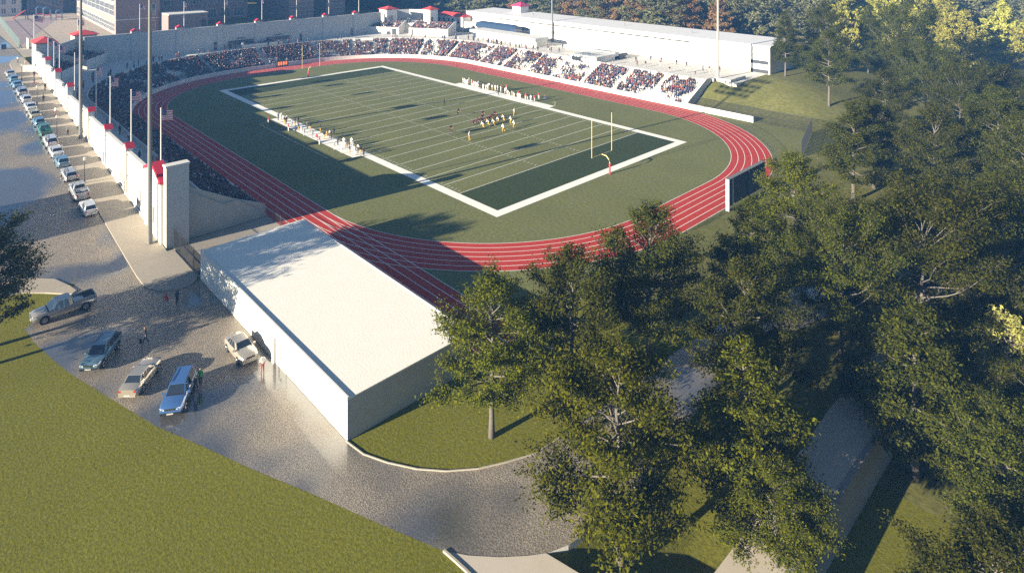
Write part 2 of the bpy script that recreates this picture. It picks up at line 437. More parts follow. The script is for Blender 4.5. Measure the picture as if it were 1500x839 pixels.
# ------------------------------------------------------------------ horseshoe grandstand
ROWS, DEP, RISE, D0, Z0 = 10, .85, .43, 7.65, .75
DP = D0 + ROWS * DEP                                # parapet offset 16.15
XL, XR = -32.2, -42.4                               # stand ends on the street side / on the far side
def path(n=44):
    """inner-line points with outward normals, street side round to the far side"""
    p = [((x, 43.), (0., 1.)) for x in np.linspace(XL, XS, 15)]
    p += [((XS + RC * math.cos(a), YN + RC * math.sin(a)), (math.cos(a), math.sin(a))) for a in np.linspace(PI / 2, 0, n)[1:]]
    p += [((XS + RC * math.cos(a), YF + RC * math.sin(a)), (math.cos(a), math.sin(a))) for a in np.linspace(0, -PI / 2, n)]
    p += [((x, -42.), (0., -1.)) for x in np.linspace(XS, XR, 16)[1:]]
    return p
PATH = path()
def sweep(prof, name, m, parent, closed=True):
    mb = MB(); k = len(prof); vs = []
    for (c, nrm) in PATH:
        for d, z in prof: vs.append((c[0] + nrm[0] * d, c[1] + nrm[1] * d, z))
    n = len(PATH); kk = k if closed else k - 1
    fs = [(i * k + j, i * k + (j + 1) % k, (i + 1) * k + (j + 1) % k, (i + 1) * k + j) for i in range(n - 1) for j in range(kk)]
    if closed: fs += [tuple(range(k)), tuple(reversed(range((n - 1) * k, n * k)))]
    mb.add(vs, fs)
    bm = bmesh.new(); me = mb.mesh('tmp', m); bm.from_mesh(me); bmesh.ops.recalc_face_normals(bm, faces=bm.faces); bm.to_mesh(me); bm.free()
    me.name = name
    o = bpy.data.objects.new(name, me); COL.objects.link(o); o.parent = parent
    me.transform(Matrix.Translation(-Vector(parent.location)))
    return o
ST = thing('grandstand', 'horseshoe concrete grandstand of stepped seating wrapped round the track', 'grandstand', (0, 0, 0))
prof = [(D0, -.1), (D0, Z0)]
for r_ in range(ROWS):
    z = Z0 + RISE * r_
    prof += [(D0 + DEP * r_, z), (D0 + DEP * r_ + .45, z), (D0 + DEP * r_ + .45, z + .0)]
pr = [(D0, -.1)]
for r_ in range(ROWS):
    z = Z0 + RISE * r_
    pr += [(D0 + DEP * r_, z), (D0 + DEP * (r_ + 1), z)]
pr += [(DP, -.1)]
sweep(pr, 'seating_tier', CONCL, ST)
sweep([(7.42, -.1), (7.42, 1.2), (7.645, 1.2), (7.645, -.1)], 'front_wall', CONCL, ST)
sweep([(DP + .003, -.1), (DP + .003, 5.85), (DP + .22, 5.85), (DP + .22, -.1)], 'parapet', CONCL, ST)
# bench boards of each row
mb = MB()
for r_ in range(ROWS):
    z = Z0 + RISE * r_; k = 2
    vs = []
    for c, n_ in PATH:
        for d in (D0 + DEP * r_ + .38, D0 + DEP * r_ + .72): vs.append((c[0] + n_[0] * d, c[1] + n_[1] * d, z + .40))
    n = len(PATH); mb.add(vs, [(i * 2, i * 2 + 1, i * 2 + 3, i * 2 + 2) for i in range(n - 1)])
mb.build('bench_boards', mat('bench_board', (.60, .59, .55), .6, 3, .2), ST)
# concourse slabs
def conc_poly():
    inner = [(c[0] + n_[0] * (DP + .225), c[1] + n_[1] * (DP + .225)) for c, n_ in PATH]
    outer = [(XR, -79.5), (60, -79.5), (94.9, -58), (94.9, 52), (73, 64.0), (XL, 64.0)]
    return inner + outer
mb = MB(); mb.prism(list(reversed(conc_poly())), 4.6, CC)
co = mb.build('concourse_deck', CONCL, ST)
bm = bmesh.new(); bm.from_mesh(co.data); bmesh.ops.recalc_face_normals(bm, faces=bm.faces); bmesh.ops.triangulate(bm, faces=bm.faces); bm.to_mesh(co.data); bm.free()
# aisles: stepped stairs every 13 m
AIS = []                                              # (index along PATH param, point, normal)
for x in (-21, -8.5, 4, 16.5, 29): AIS.append(((x, 43.), (0., 1.)))
for a in (78, 62, 46, 30, 14): AIS.append(((XS + RC * math.cos(R(a)), YN + RC * math.sin(R(a))), (math.cos(R(a)), math.sin(R(a)))))
AIS.append(((70.8, 3.), (1., 0.))); 
for a in (-8, -24, -40, -56, -72): AIS.append(((XS + RC * math.cos(R(a)), YF + RC * math.sin(R(a))), (math.cos(R(a)), math.sin(R(a)))))
for x in (36, 25, 14, 3.5, -8, -19.5, -31): AIS.append(((x, -42.), (0., -1.)))
AIS.append(((XR + .8, -42.), (0., -1.)))
for c, n_ in AIS:
    mb = MB(); t = Vector((-n_[1], n_[0]))
    wd = .62
    for r_ in range(ROWS):
        for h_ in (0, 1):
            d0 = D0 + DEP * r_ + .425 * h_; z = Z0 + RISE * r_ + (.005 if not h_ else RISE / 2)
            if not h_: continue
            p = [Vector(c) + Vector(n_) * d + t * s for d, s in ((d0, -wd), (d0 + .42, -wd), (d0 + .42, wd), (d0, wd))]
            mb.prism([(q.x, q.y) for q in p], Z0 + RISE * r_ - .02, z)
    mb.build('aisle_steps', WHITE, ST)
# end wall by the street: two stepped slabs
mb = MB()
mb.extrude_poly([(XL - .55, y, z) for y, z in ((61.4, -.05), (61.4, 6.6), (56.6, 3.5), (54.5, 3.5), (50.4, .35), (50.4, -.05))], (.3, 0, 0))
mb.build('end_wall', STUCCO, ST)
mb = MB()
mb.extrude_poly([(XL - .245, y, z) for y, z in ((61.4, -.05), (61.4, 7.2), (54.7, 3.6), (50.45, 1.75), (50.45, -.05))], (.24, 0, 0))
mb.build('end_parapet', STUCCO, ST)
mb = MB()
mb.extrude_poly([(XR - .3, y, z) for y, z in ((-49.4, -.05), (-49.4, 1.7), (-58.2, 6.0), (-61.4, 6.0), (-61.4, -.05))], (.297, 0, 0))
mb.box(XR - .8, XR - .3, -61.4, -60.6, 5, 5.9)
mb.build('end_wall', CONCL, ST)

# upper blocks in the two far corners
def upper_block(p, q, s):
    """front wall from p to q (plan), rising away from the field"""
    p, q = Vector(p), Vector(q); d = (q - p).normalized(); n = Vector((-d.y, d.x)) * s
    mb = MB(); w = (q - p).length
    rows = 6; dep = 1.05
    def P(a, b, z): v = p + d * a + n * b; return (v.x, v.y, z)
    pr = [(0, 5.0), (0, 7.9), (.25, 7.9), (.25, 7.1)]
    for r_ in range(rows): pr += [(.25 + dep * r_, 7.1 + .33 * r_), (.25 + dep * (r_ + 1), 7.1 + .33 * r_)]
    pr += [(.25 + dep * rows, 8.9), (8.5, 8.9), (8.5, 5.0)]
    a_ = [P(0, b, z) for b, z in pr]; n_ = len(a_)
    vs = a_ + [P(w, b, z) for b, z in pr]
    mb.add(vs, [tuple(range(n_)), tuple(reversed(range(n_, 2 * n_)))] + [(i, (i + 1) % n_, n_ + (i + 1) % n_, n_ + i) for i in range(n_)])
    o = mb.build('upper_tier', CONCL, ST)
    bm = bmesh.new(); bm.from_mesh(o.data); bmesh.ops.recalc_face_normals(bm, faces=bm.faces); bmesh.ops.triangulate(bm, faces=bm.faces); bm.to_mesh(o.data); bm.free()
    mb = MB()                                        # sloped cheek walls
    for a in (-.25, w):
        mb = MB(); mb.extrude_poly([P(a, b, z) for b, z in ((0, 5), (0, 8.1), (.5, 8.1), (6.6, 9.9), (8.5, 9.9), (8.5, 5))], tuple(d.to_3d() * .25))
        mb.build('cheek_wall', CONCL, ST)
    return [(P(a, .25 + dep * (r_ + .5), 7.1 + .33 * r_), math.atan2(-n.y, -n.x)) for r_ in range(rows) for a in np.arange(.4, w - .3, .56)]
UP = []
UP += upper_block((95.0, -43.5), (84.2, -50.4), 1)
UP += upper_block((80.2, -52.9), (66.5, -60.6), 1)
UP += upper_block((84.2, 51.6), (95.0, 44.7), 1)
UP += upper_block((66.5, 61.4), (80.2, 54.1), 1) if False else upper_block((70.0, 59.6), (80.2, 54.1), 1)
# door recesses / gates in the upper block walls
for (x, y) in ((85.6, -49.4), (78.8, -53.8)):
    mb = MB(); a = math.atan2(6.9, 10.8)
    mb.M = Matrix.Translation((x, y, 0)) @ Matrix.Rotation(a, 4, 'Z'); mb.box(-.8, .8, .02, .09, CC, CC + 2.2)
    mb.build('door', DARKIN, ST)

# wall round the far end with flag piers
FW = thing('stadium_wall', 'tall grey wall behind the far end of the seating, with doors and serving hatches', 'wall', (95, 0, CC))
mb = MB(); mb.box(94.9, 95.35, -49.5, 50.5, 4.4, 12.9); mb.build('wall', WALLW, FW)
mb = MB(); mb.box(94.82, 95.43, -49.5, 50.5, 12.9, 13.05); mb.build('coping', CONCL, FW)
for y in (36.7, 24.1, 11.5, -1., -13.6, -26.2, -38.8):
    mb = MB(); mb.box(94.72, 95.6, y - .1, y + 1.7, 4.6, 13.6); p = mb.build('pier', WALLW, FW)
    mb = MB()
    mb.extrude_poly([(94.55, y - .35, 13.6), (94.55, y + .8, 14.35), (94.55, y + 1.95, 13.6)], (1.25, 0, 0)); mb.build('red_cap', REDCAP, p)
for (y0, y1, z1) in ((13.3, 14.3, 7.8), (-16.4, -15.4, 7.8), (-37, -36, 7.8)):
    mb = MB(); mb.box(94.86, 94.899, y0, y1, CC, z1); mb.build('door', GLASSB, FW)
for (y0, y1) in ((1.1, 9.8), (-11.6, -3.)):
    mb = MB()
    for k in range(3):
        a = y0 + (y1 - y0) * k / 3; mb.box(94.84, 94.899, a + .08, a + (y1 - y0) / 3 - .08, 6.2, 7.65)
    h = mb.build('serving_hatch', GLASSB, FW)
    mb = MB(); mb.box(94.6, 94.899, y0 - .2, y1 + .2, 6.0, 6.14); mb.build('counter', CONC, h)
    mb = MB(); mb.box(94.83, 94.899, (y0 + y1) / 2 - 1.5, (y0 + y1) / 2 + 1.5, 8.1, 8.4); mb.build('sign_board', DARKMET, h)
# low wall in front of the hatches
mb = MB(); mb.box(91.4, 91.7, -7.5, 6.5, CC, CC + 1.1); mb.box(91.3, 91.8, 5.8, 6.5, CC, CC + 1.9)
tag(mb.build('low_wall', CONC), 'low concrete wall on the far concourse in front of the serving hatches', 'wall')
# far corner walls from the stadium wall to the gate towers
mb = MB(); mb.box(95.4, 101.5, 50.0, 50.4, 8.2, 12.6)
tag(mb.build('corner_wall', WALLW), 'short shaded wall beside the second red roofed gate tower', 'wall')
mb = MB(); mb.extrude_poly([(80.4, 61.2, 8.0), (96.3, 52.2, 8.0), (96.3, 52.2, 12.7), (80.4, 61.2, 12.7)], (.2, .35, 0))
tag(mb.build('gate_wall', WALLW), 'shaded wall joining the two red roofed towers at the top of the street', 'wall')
def gate_tower(x0, x1, y0, y1, z0, z1, zr, label, m=WALLW, roof=REDROOF, openings=()):
    t = thing('gate_tower', label, 'tower', ((x0 + x1) / 2, (y0 + y1) / 2, z0), group='red roofed gate towers')
    mb = MB(); mb.box(x0, x1, y0, y1, z0 - .4, z1); mb.build('wall', m, t)
    mb = MB(); mb.hip(x0, x1, y0, y1, z1 + .19, zr, .45); mb.build('roof', roof, t)
    for (a, b, c, d) in openings:
        mb = MB(); mb.box(x0 - .035, x0 - .002, a, b, c, d); w = mb.build('window', GLASSB, t)
    return t
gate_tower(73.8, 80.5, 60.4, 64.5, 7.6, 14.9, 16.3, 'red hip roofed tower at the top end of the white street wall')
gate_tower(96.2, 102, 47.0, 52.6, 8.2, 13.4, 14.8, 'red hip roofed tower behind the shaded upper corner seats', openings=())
gate_tower(93.0, 98.5, -55.8, -51.0, 8.2, 13.9, 15.2, 'red hip roofed tower left of the curved corner wall', WHITE, openings=((-53.9, -52.9, 9, 11.6), (-52.6, -52.0, 10, 11.6)))
gate_tower(77.8, 82.0, -64.6, -60.9, 8.0, 14.3, 15.6, 'red hip roofed tower right of the curved corner wall', WHITE, openings=((-62.4, -61.4, 9, 11.4),))
# platform + curved wall between the two far towers
mb = MB(); mb.prism([(98.6, -50), (101, -62), (92, -70), (76, -66), (77.5, -60.5), (84.5, -57.6), (92.8, -51)][::-1], 4.6, 8.88)
tag(mb.build('terrace', CONCL), 'raised concrete terrace between the two far gate towers', 'terrace')
pts = [(98.3, -55.9), (99.6, -60), (98.0, -65), (94, -68.4), (88.5, -68.9), (84, -66.6), (81.9, -64.7)]
mb = MB(); vs = []
for p in pts:
    c = Vector((88, -60)); d = (Vector(p) - c).normalized() * .35
    vs += [(p[0], p[1], 8.3), (p[0], p[1], 12.9), (p[0] + d.x, p[1] + d.y, 12.9), (p[0] + d.x, p[1] + d.y, 8.3)]
mb.add(vs, [(4 * i + k, 4 * i + k + 1, 4 * i + 5 + k, 4 * i + 4 + k) for i in range(len(pts) - 1) for k in range(3)] + [(0, 1, 2, 3), (27, 26, 25, 24)])
tag(mb.build('curved_wall', WALLW), 'curved pale wall joining the two far gate towers', 'wall')

# ------------------------------------------------------------------ street wall
JOINT_SHADE = mat('joint_painted_shade', (.10, .095, .085), .9)  # panel joints and ledge lines, groove shade painted into their dark colour
SWL = thing('street_wall', 'long white panelled stadium wall stepping up along the pavement', 'wall', (20, 64.2, 0))
PIL = [-14.2, -.4, 12.6, 32.4, 46.4, 59.6]
segs = [(-32.9, -14.9, 8.35), (-13.5, -1.1, 8.4), (.3, 11.9, 8.5), (13.3, 31.7, 9.0), (33.1, 39.5, 9.6), (39.5, 45.7, 10.2), (47.1, 52.8, 10.8), (52.8, 58.9, 11.6), (60.3, 66.5, 12.2), (66.5, 73.8, 12.9)]
for (x0, x1, zt) in segs:
    mb = MB(); mb.prism([(x0, 63.95), (x1, 63.95), (x1, 64.35), (x0, 64.35)], -.4, zt)
    w = mb.build('wall', WHITE, SWL)
    mb = MB(); mb.box(x0, x1, 63.9, 64.43, zt, zt + .14); mb.build('coping', CONCL, w)
    n = max(2, round((x1 - x0) / 4.6)); g = (x1 - x0) / n
    mb = MB()
    for k in range(n):
        a, b = x0 + g * k + .16, x0 + g * (k + 1) - .16
        zb = max(zs(b) + .5, 4.9 if x1 < 40 else zs(b) + .6)
        mb.box(a, b, 64.352, 64.43, zb + .1, zt - .45)
        if zb - zs(a) > 2.2:
            mb.box(a, b, 64.352, 64.41, max(zs(a), zs(b)) + .35, zb - .15)
    mb.build('panels', WHITE, w)
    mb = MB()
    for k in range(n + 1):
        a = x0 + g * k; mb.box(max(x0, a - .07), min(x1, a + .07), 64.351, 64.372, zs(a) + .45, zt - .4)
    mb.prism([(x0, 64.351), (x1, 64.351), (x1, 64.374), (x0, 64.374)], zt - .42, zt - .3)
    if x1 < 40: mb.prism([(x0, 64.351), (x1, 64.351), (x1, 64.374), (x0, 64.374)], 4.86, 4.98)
    mb.build('joint_shade', JOINT_SHADE, w)
    for k in range(n):                               # slit windows low in the near bays
        a = x0 + g * k; zb = zs(a + g)
        if 4.9 - zb > 2.4:
            for u in (.32, .62):
                mb = MB(); mb.box(a + g * u, a + g * u + .42, 64.411, 64.44, zb + .95, 4.5); mb.build('slit_window', DARKIN, w)
    mb = MB(); mb.prism([(x0, 64.44), (x1, 64.44), (x1, 64.58), (x0, 64.58)], lambda x, y: zs(x) - .2, lambda x, y: zs(x) + .42)
    mb.build('plinth', CONCL, w)
for x in PIL:
    zt = 8.95 + max(0, (x - 5) * .07)
    mb = MB(); mb.box(x - .68, x + .68, 63.6, 64.66, -.4, zt)
    p = mb.build('pilaster', WHITE, SWL)
    mb = MB(); mb.extrude_poly([(x - .95, 63.4, zt), (x + .95, 63.4, zt), (x, 63.4, zt + .75)], (0, 1.2, 0)); mb.build('red_cap', REDCAP, p)
    mb = MB(); mb.extrude_poly([(x - .66, 64.605, zt + .003), (x + .66, 64.605, zt + .003), (x, 64.605, zt + .5)], (0, .08, 0)); mb.build('gable_face', WHITE, p)
    mb = MB(); mb.box(x - .3, x + .3, 64.662, 64.70, zs(x) + .45, zs(x) + 2.2); mb.build('door', DARKIN, p)
# entrance gable next to the end pier
mb = MB(); mb.extrude_poly([(-32.95, 64.36, -.3), (-25.2, 64.36, -.3), (-25.2, 64.36, 8.5), (-26.4, 64.36, 8.9), (-29.1, 64.36, 9.9), (-31.8, 64.36, 8.9), (-32.95, 64.36, 8.3)], (0, .28, 0))
gb = mb.build('entrance_gable', WHITE, SWL)
mb = MB()
mb.extrude_poly([(-33.0, 63.3, 8.3), (-29.1, 63.3, 9.95), (-25.0, 63.3, 8.5), (-25.0, 63.3, 8.9), (-29.1, 63.3, 10.4), (-33.0, 63.3, 8.75)], (0, 1.5, 0))
mb.build('red_cap', REDCAP, gb)
mb = MB()
for a in (-32.2, -26.2): mb.box(a, a + .5, 64.642, 64.75, .2, 8.2)
mb.build('quoins', WHITE, gb)
for (a, b, c, d) in ((-31.0, -30.6, 2.3, 4.5), (-29.9, -29.5, 2.3, 4.5), (-28.3, -27.9, 2.5, 4.7), (-27.5, -27.1, 2.5, 4.7)):
    mb = MB(); mb.box(a, b, 64.642, 64.67, c, d); mb.build('slit_window', DARKIN, gb)
mb = MB(); mb.box(-31.6, -27, 64.642, 64.69, 1.3, 1.7); mb.build('stone_band', CONCL, gb)
mb = MB(); mb.box(-34.15, -33.0, 61.5, 64.3, -.1, 10.7)
pier = mb.build('end_pier', mat('pier_render', (.56, .54, .49), .85, 1.5, .3, col2=(.42, .41, .37), scale2=6, amt2=.3, bump=.5, bscale=5))
tag(pier, 'tall square white end pier closing the street wall', 'pier')
mb = MB(); mb.box(-34.25, -32.9, 61.4, 64.4, 10.7, 10.95)
cp = mb.build('coping', CONCL, pier)

# ------------------------------------------------------------------ white building in the foreground
BX0, BX1, BY0, BY1, BZ = -79.8, -45.0, 50.55, 63.55, 3.42
WB = thing('flat_roofed_building', 'long low white building with a flat pale roof beside the car park', 'building', (-62, 57, 0))
mb = MB(); mb.box(BX0, BX1, BY0, BY1, -.2, BZ - .14); mb.build('wall', [WHITE], WB)
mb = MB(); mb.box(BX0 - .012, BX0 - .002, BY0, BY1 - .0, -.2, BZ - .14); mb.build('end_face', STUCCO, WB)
mb = MB(); mb.box(BX0 + .0, BX1, BY0 + .135, BY1 - .155, BZ - .135, BZ - .02); rf = mb.build('roof', ROOFW, WB)
mb = MB()
mb.box(BX0 - .02, BX1 + .02, BY1 - .15, BY1 + .015, BZ - .135, BZ + .14); mb.box(BX0 - .02, BX1 + .02, BY0 - .02, BY0 + .13, BZ - .135, BZ + .04)
mb.build('parapet', WHITE, rf)
mb = MB(); mb.box(-66.35, -66.0, BY1 + .002, BY1 + .30, -.05, 2.45); mb.build('pier', CONCL, WB)
mb = MB(); mb.box(-68.6, -66.36, BY1 + .002, BY1 + .05, -.05, 2.4); dr = mb.build('door', CONCL, WB)
mb = MB(); mb.box(-67.65, -67.45, BY1 + .052, BY1 + .09, .95, 1.2); mb.build('handle', DARKMET, dr)
# foundation strip
# ------------------------------------------------------------------ field house behind the far stand
FH = thing('field_house', 'very long white building with a low roof and strip windows behind the far stand', 'building', (10, -88, 5))
HX0, HX1, HY0, HY1, HZ = -49.3, 78., -94.2, -79.5, 12.45
mb = MB(); mb.box(HX0, HX1, HY0, HY1, 3, HZ); mb.build('wall', WHITE, FH)
mb = MB()
mb.add([(HX0 - .3, HY1 + .3, HZ + .0), (HX1, HY1 + .3, HZ), (HX1, HY0 - .3, HZ + .35), (HX0 - .3, HY0 - .3, HZ + .35),
        (HX0 - .3, HY1 + .3, HZ + .25), (HX1, HY1 + .3, HZ + .25), (HX1, HY0 - .3, HZ + .6), (HX0 - .3, HY0 - .3, HZ + .6)],
       [(0, 3, 2, 1), (4, 5, 6, 7), (0, 1, 5, 4), (1, 2, 6, 5), (2, 3, 7, 6), (3, 0, 4, 7)])
rf = mb.build('roof', mat('white_metal_roof', (.66, .65, .63), .55, .6, .2, col2=(.55, .54, .53), stretch=(1, .2, 1)), FH)
mb = MB(); mb.box(HX0 - .05, HX1, HY1 + .002, HY1 + .16, 10.75, 10.9); mb.build('string_course', WHITE, FH)
for k in range(12):
    a = -26.0 + 7.05 * k
    mb = MB(); mb.box(a, a + 6.5, HY1 + .004, HY1 + .03, 11.0, 11.42); mb.build('strip_window', DARKIN, FH)
for a in (18.2, 26.6, 34.4, 42.0):
    mb = MB(); mb.box(a, a + 7.0, HY1 + .004, HY1 + .03, 8.0, 9.1); w = mb.build('window_opening', mat('grey_recess', (.22, .23, .25), .7), FH)
for (z0, z1) in ((5.2, 6.2), (7.6, 8.6)):
    mb = MB(); mb.box(-48.9, -43.8, HY1 + .004, HY1 + .03, z0, z1); mb.build('louvre', DARKIN, FH)
for x in (3.2, -22, 46): 
    mb = MB(); mb.tube([(x, -86, HZ), (x, -86, HZ + 1.3)], .12, 6); mb.build('vent_pipe', POLEGREY, rf)
mb = MB(); mb.box(16.2, 16.4, HY1 + .004, HY1 + .06, 5.2, 10.7); mb.build('wall_joint', POLEGREY, FH)
# roof pavilion
gp = thing('roof_pavilion', 'small cubic pavilion with a magenta hip roof on the long white building', 'pavilion', (57, -90, HZ))
mb = MB(); mb.box(54.6, 59.2, -92.2, -87.6, HZ + .2, HZ + 3.0); mb.build('wall', WHITE, gp)
mb = MB(); mb.hip(54.6, 59.2, -92.2, -87.6, HZ + 3.19, HZ + 4.6, .6); mb.build('roof', PINKROOF, gp)
# press building with red hip roof
pb = thing('press_building', 'white block with a long red hip roof and small windows above the far corner', 'building', (82, -78, CC))
mb = MB(); mb.box(74.8, 92, -79.3, -74.9, 4.6, 10.6); mb.build('wall', WHITE, pb)
mb = MB(); mb.hip(74.8, 92, -79.3, -74.9, 10.79, 11.9, .5); mb.build('roof', REDROOF, pb)
for a in (77, 80.5, 83.4, 86.5, 89.6):
    mb = MB(); mb.box(a, a + 1.1, -74.898, -74.86, 7.9, 9.5); w = mb.build('window', GLASSD, pb)
    mb = MB()
    for q in ((a - .1, a, 7.8, 9.6), (a + 1.1, a + 1.2, 7.8, 9.6), (a + .01, a + 1.09, 9.5, 9.6), (a + .01, a + 1.09, 7.8, 7.9)): mb.box(q[0], q[1], -74.898, -74.83, q[2], q[3])
    mb.build('frame', STONETRIM, w)
# side wing and vaulted dark canopy
mb = MB(); mb.box(66.5, 74.7, -79.4, -75.6, 4.6, 8.9)
tag(mb.build('wing', WALLW), 'low shaded wing joined to the red roofed press building', 'wing')
vt = thing('vaulted_canopy', 'dark blue barrel vaulted canopy between the concession block and the long building', 'canopy', (52, -74, 7))
mb = MB(); vs = []; fs = []
for i, x in enumerate((42.0, 44.0, 62.0, 64.)):
    for k in range(9):
        a = PI * k / 8; s = 1. if 0 < i < 3 else .82
        vs.append((x, -74.2 + 2.3 * s * math.cos(a), 8.2 + 2.3 * s * math.sin(a)))
fs = [(i * 9 + k, i * 9 + k + 1, (i + 1) * 9 + k + 1, (i + 1) * 9 + k) for i in range(3) for k in range(8)] + [tuple(range(9)), tuple(range(35, 26, -1))]
mb.add(vs, fs); mb.build('vault', GLASSB, vt)
for x in (42.2, 48.8, 55.4, 62):
    mb = MB(); mb.tube([(x, -71.8, 5.2), (x, -71.8, 8.3)], .16, 8); mb.build('post', DARKMET, vt)
# concession block with overhanging flat roof
cb_ = thing('concession_block', 'low white concession block with an overhanging flat roof on the far concourse', 'building', (40, -68, CC))
mb = MB(); mb.box(25, 58, -71.5, -66.4, CC - .3, 7.4); mb.build('wall', WHITE, cb_)
mb = MB(); mb.box(24.4, 58.4, -71.6, -64.9, 7.4, 8.35); mb.build('roof', WHITE, cb_)
for x in (25.2, 31.5, 38, 44.5, 51):
    mb = MB(); mb.box(x, x + .3, -65.4, -65.1, CC - .02, 7.4); mb.build('post', CONCL, cb_)
mb = MB(); mb.box(56.5, 58.2, -66.398, -66.36, CC, 7.0); mb.build('door', GLASSB, cb_)
# vomitory block with glass rail in the far seating
vo_ = thing('stair_block', 'white stair block with a glass rail set into the far seating', 'stair block', (-2.6, -61, CC))
mb = MB(); mb.box(-7.6, 2.3, -66.5, -57.6, 4.4, 7.05); mb.build('wall', WHITE, vo_)
mb = MB(); mb.box(-1.8, 1.9, -57.599, -57.56, 5.3, 6.35); mb.build('opening', DARKIN, vo_)
mb = MB(); mb.box(-7.5, 12, -68.6, -66.6, 6.2, 7.5); mb.build('upper_slab', WHITE, vo_)
mb = MB()
for x in np.arange(-7.4, 2.3, 1.6): mb.tube([(x, -57.8, 7.05), (x, -57.8, 8.1)], .03, 5)
mb.tube([(-7.5, -57.8, 8.1), (2.2, -57.8, 8.1)], .035, 5); mb.build('rail', POLEGREY, vo_)
mb = MB(); mb.box(-7.7, -.2, -72.4, -68.7, CC, 6.9); 
kk = mb.build('kiosk', GLASSB); tag(kk, 'dark blue glazed kiosk against the rail beside the stair block', 'kiosk')
# rail along the back of the far concourse
mb = MB()
for x in np.arange(-44, -1, 2.6): mb.tube([(x, -78.2, CC), (x, -78.2, CC + 2.2)], .045, 5)
for z in (CC + 2.15, CC + .2): mb.tube([(-44, -78.2, z), (-1, -78.2, z)], .03, 5)
for x in np.arange(-44, -1, .32): mb.tube([(x, -78.2, CC + .2), (x, -78.2, CC + 2.15)], .008, 3, cap=False)
tag(mb.build('mesh_fence', WIREM), 'tall thin mesh fence along the back of the far concourse', 'fence')
# little walls where the mound meets the concourse
mb = MB(); mb.box(-46.8, -42.5, -62.4, -62.0, 3.5, 5.9); mb.box(-47.2, -46.8, -70, -62.0, 3.5, 5.9)
tag(mb.build('low_wall', CONCL), 'low white retaining wall at the top of the grass mound', 'wall')
mb = MB(); mb.box(-48.6, XR + .02, -79.4, -62.45, 4.3, CC - .02); structure(mb, 'landing', CONCL)
# track-side wall below the mound
mb = MB(); mb.box(-59.2, XR - .32, -49.75, -49.4, -.1, 1.32)
tag(mb.build('mound_wall', CONCL), 'low white wall between the track bend and the grass mound', 'wall')
# ------------------------------------------------------------------ school and far buildings
def window_row(parent, face, a0, a1, n, z0, z1, fixed, out, panes=3, gap=.30):
    """windows along a facade: face 'y' = facade at y=fixed running in x, 'x' = facade at x=fixed running in y"""
    w = (a1 - a0) / n
    for k in range(n):
        c0, c1 = a0 + w * (k + gap / 2), a0 + w * (k + 1 - gap / 2)
        def bx(mb, u0, u1, d0, d1, q0, q1):
            if face == 'y': mb.box(u0, u1, min(fixed + out * d0, fixed + out * d1), max(fixed + out * d0, fixed + out * d1), q0, q1)
            else: mb.box(min(fixed + out * d0, fixed + out * d1), max(fixed + out * d0, fixed + out * d1), u0, u1, q0, q1)
        mb = MB()
        bx(mb, c0, c1, .004, .12, z0 - .18, z0); bx(mb, c0, c1, .004, .12, z1, z1 + .18)
        pw = (c1 - c0) / panes
        for i in range(panes + 1): bx(mb, c0 + pw * i - .07, c0 + pw * i + .07, .004, .11, z0 + .002, z1 - .002)
        bx(mb, c0 + .08, c1 - .08, .004, .08, (z0 + z1) / 2 - .05, (z0 + z1) / 2 + .05)
        f = mb.build('window', STONETRIM, parent)
        mb = MB(); bx(mb, c0 + .02, c1 - .02, .003, .03, z0 + .01, z1 - .01); mb.build('pane', GLASSD, f)
SG = 8.8
sc_ = thing('school_building', 'big brick school with rows of pale framed windows behind the far stadium wall', 'building', (145, 28, SG))
mb = MB(); mb.prism([(127.6, 21.7), (150.9, 21.7), (150.9, 5.), (150.9, -18.6), (215, -18.6), (213, 32.2), (127.6, 35.5)], SG - 1, SG + 30)
mb.build('wall', [BRICK], sc_)
mb = MB(); mb.box(126.6, 214, 20, 37, SG + 30, SG + 30.6); mb.build('roof', STONETRIM, sc_)
for z in (SG + 4.9, SG + 13.5):
    mb = MB(); mb.box(127.45, 127.59, 21.7, 35.45, z, z + .35); mb.build('string_course', STONETRIM, sc_)
def face_rows(parent):
    # lit long side (almost along x) : approximate the slight skew in short steps
    for k in range(9):
        x0 = 129 + 9.1 * k; yf = 35.5 - (x0 + 4 - 127.6) * 3.3 / 85.4 + .02
        for (z0, z1) in ((SG + 1.0, SG + 3.9), (SG + 6.4, SG + 10.2), (SG + 11.3, SG + 14.6), (SG + 15.4, SG + 18.6)):
            window_row(parent, 'y', x0, x0 + 8.6, 2 if z0 < SG + 2 else 1, z0, z1, yf + .12, 1, 3 if z0 < SG + 2 else 5, .2)
face_rows(sc_)
window_row(sc_, 'x', 23.0, 25.6, 1, SG + 6.4, SG + 10, 127.6, -1, 2, .1); window_row(sc_, 'x', 23.0, 25.6, 1, SG + 1, SG + 4, 127.6, -1, 2, .1)
for z0, z1 in ((SG + 1.2, SG + 4.6), (SG + 7, SG + 11), (SG + 13, SG + 17)): window_row(sc_, 'x', -17.5, 20.5, 7, z0, z1, 150.9, -1, 3, .3)
s2 = thing('gymnasium', 'windowless banded brick block right of the school windows', 'building', (140, -40, SG))
mb = MB(); mb.box(129, 162, -52.5, -27, SG - 1, SG + 22); mb.build('wall', BRICKD, s2)
mb = MB(); mb.box(128.6, 162.4, -52.9, -26.6, SG + 22, SG + 22.6); mb.build('roof', STONETRIM, s2)
mb = MB()
for z in range(1, 12): mb.box(128.9, 128.997, -52.4, -27.1, SG + 1.8 * z, SG + 1.8 * z + .12)
mb.build('band_course', STONETRIM, s2)
mb = MB(); mb.box(128.80, 128.998, -43.5, -38, SG, SG + 18); mb.build('dark_bay', DARKIN, s2)
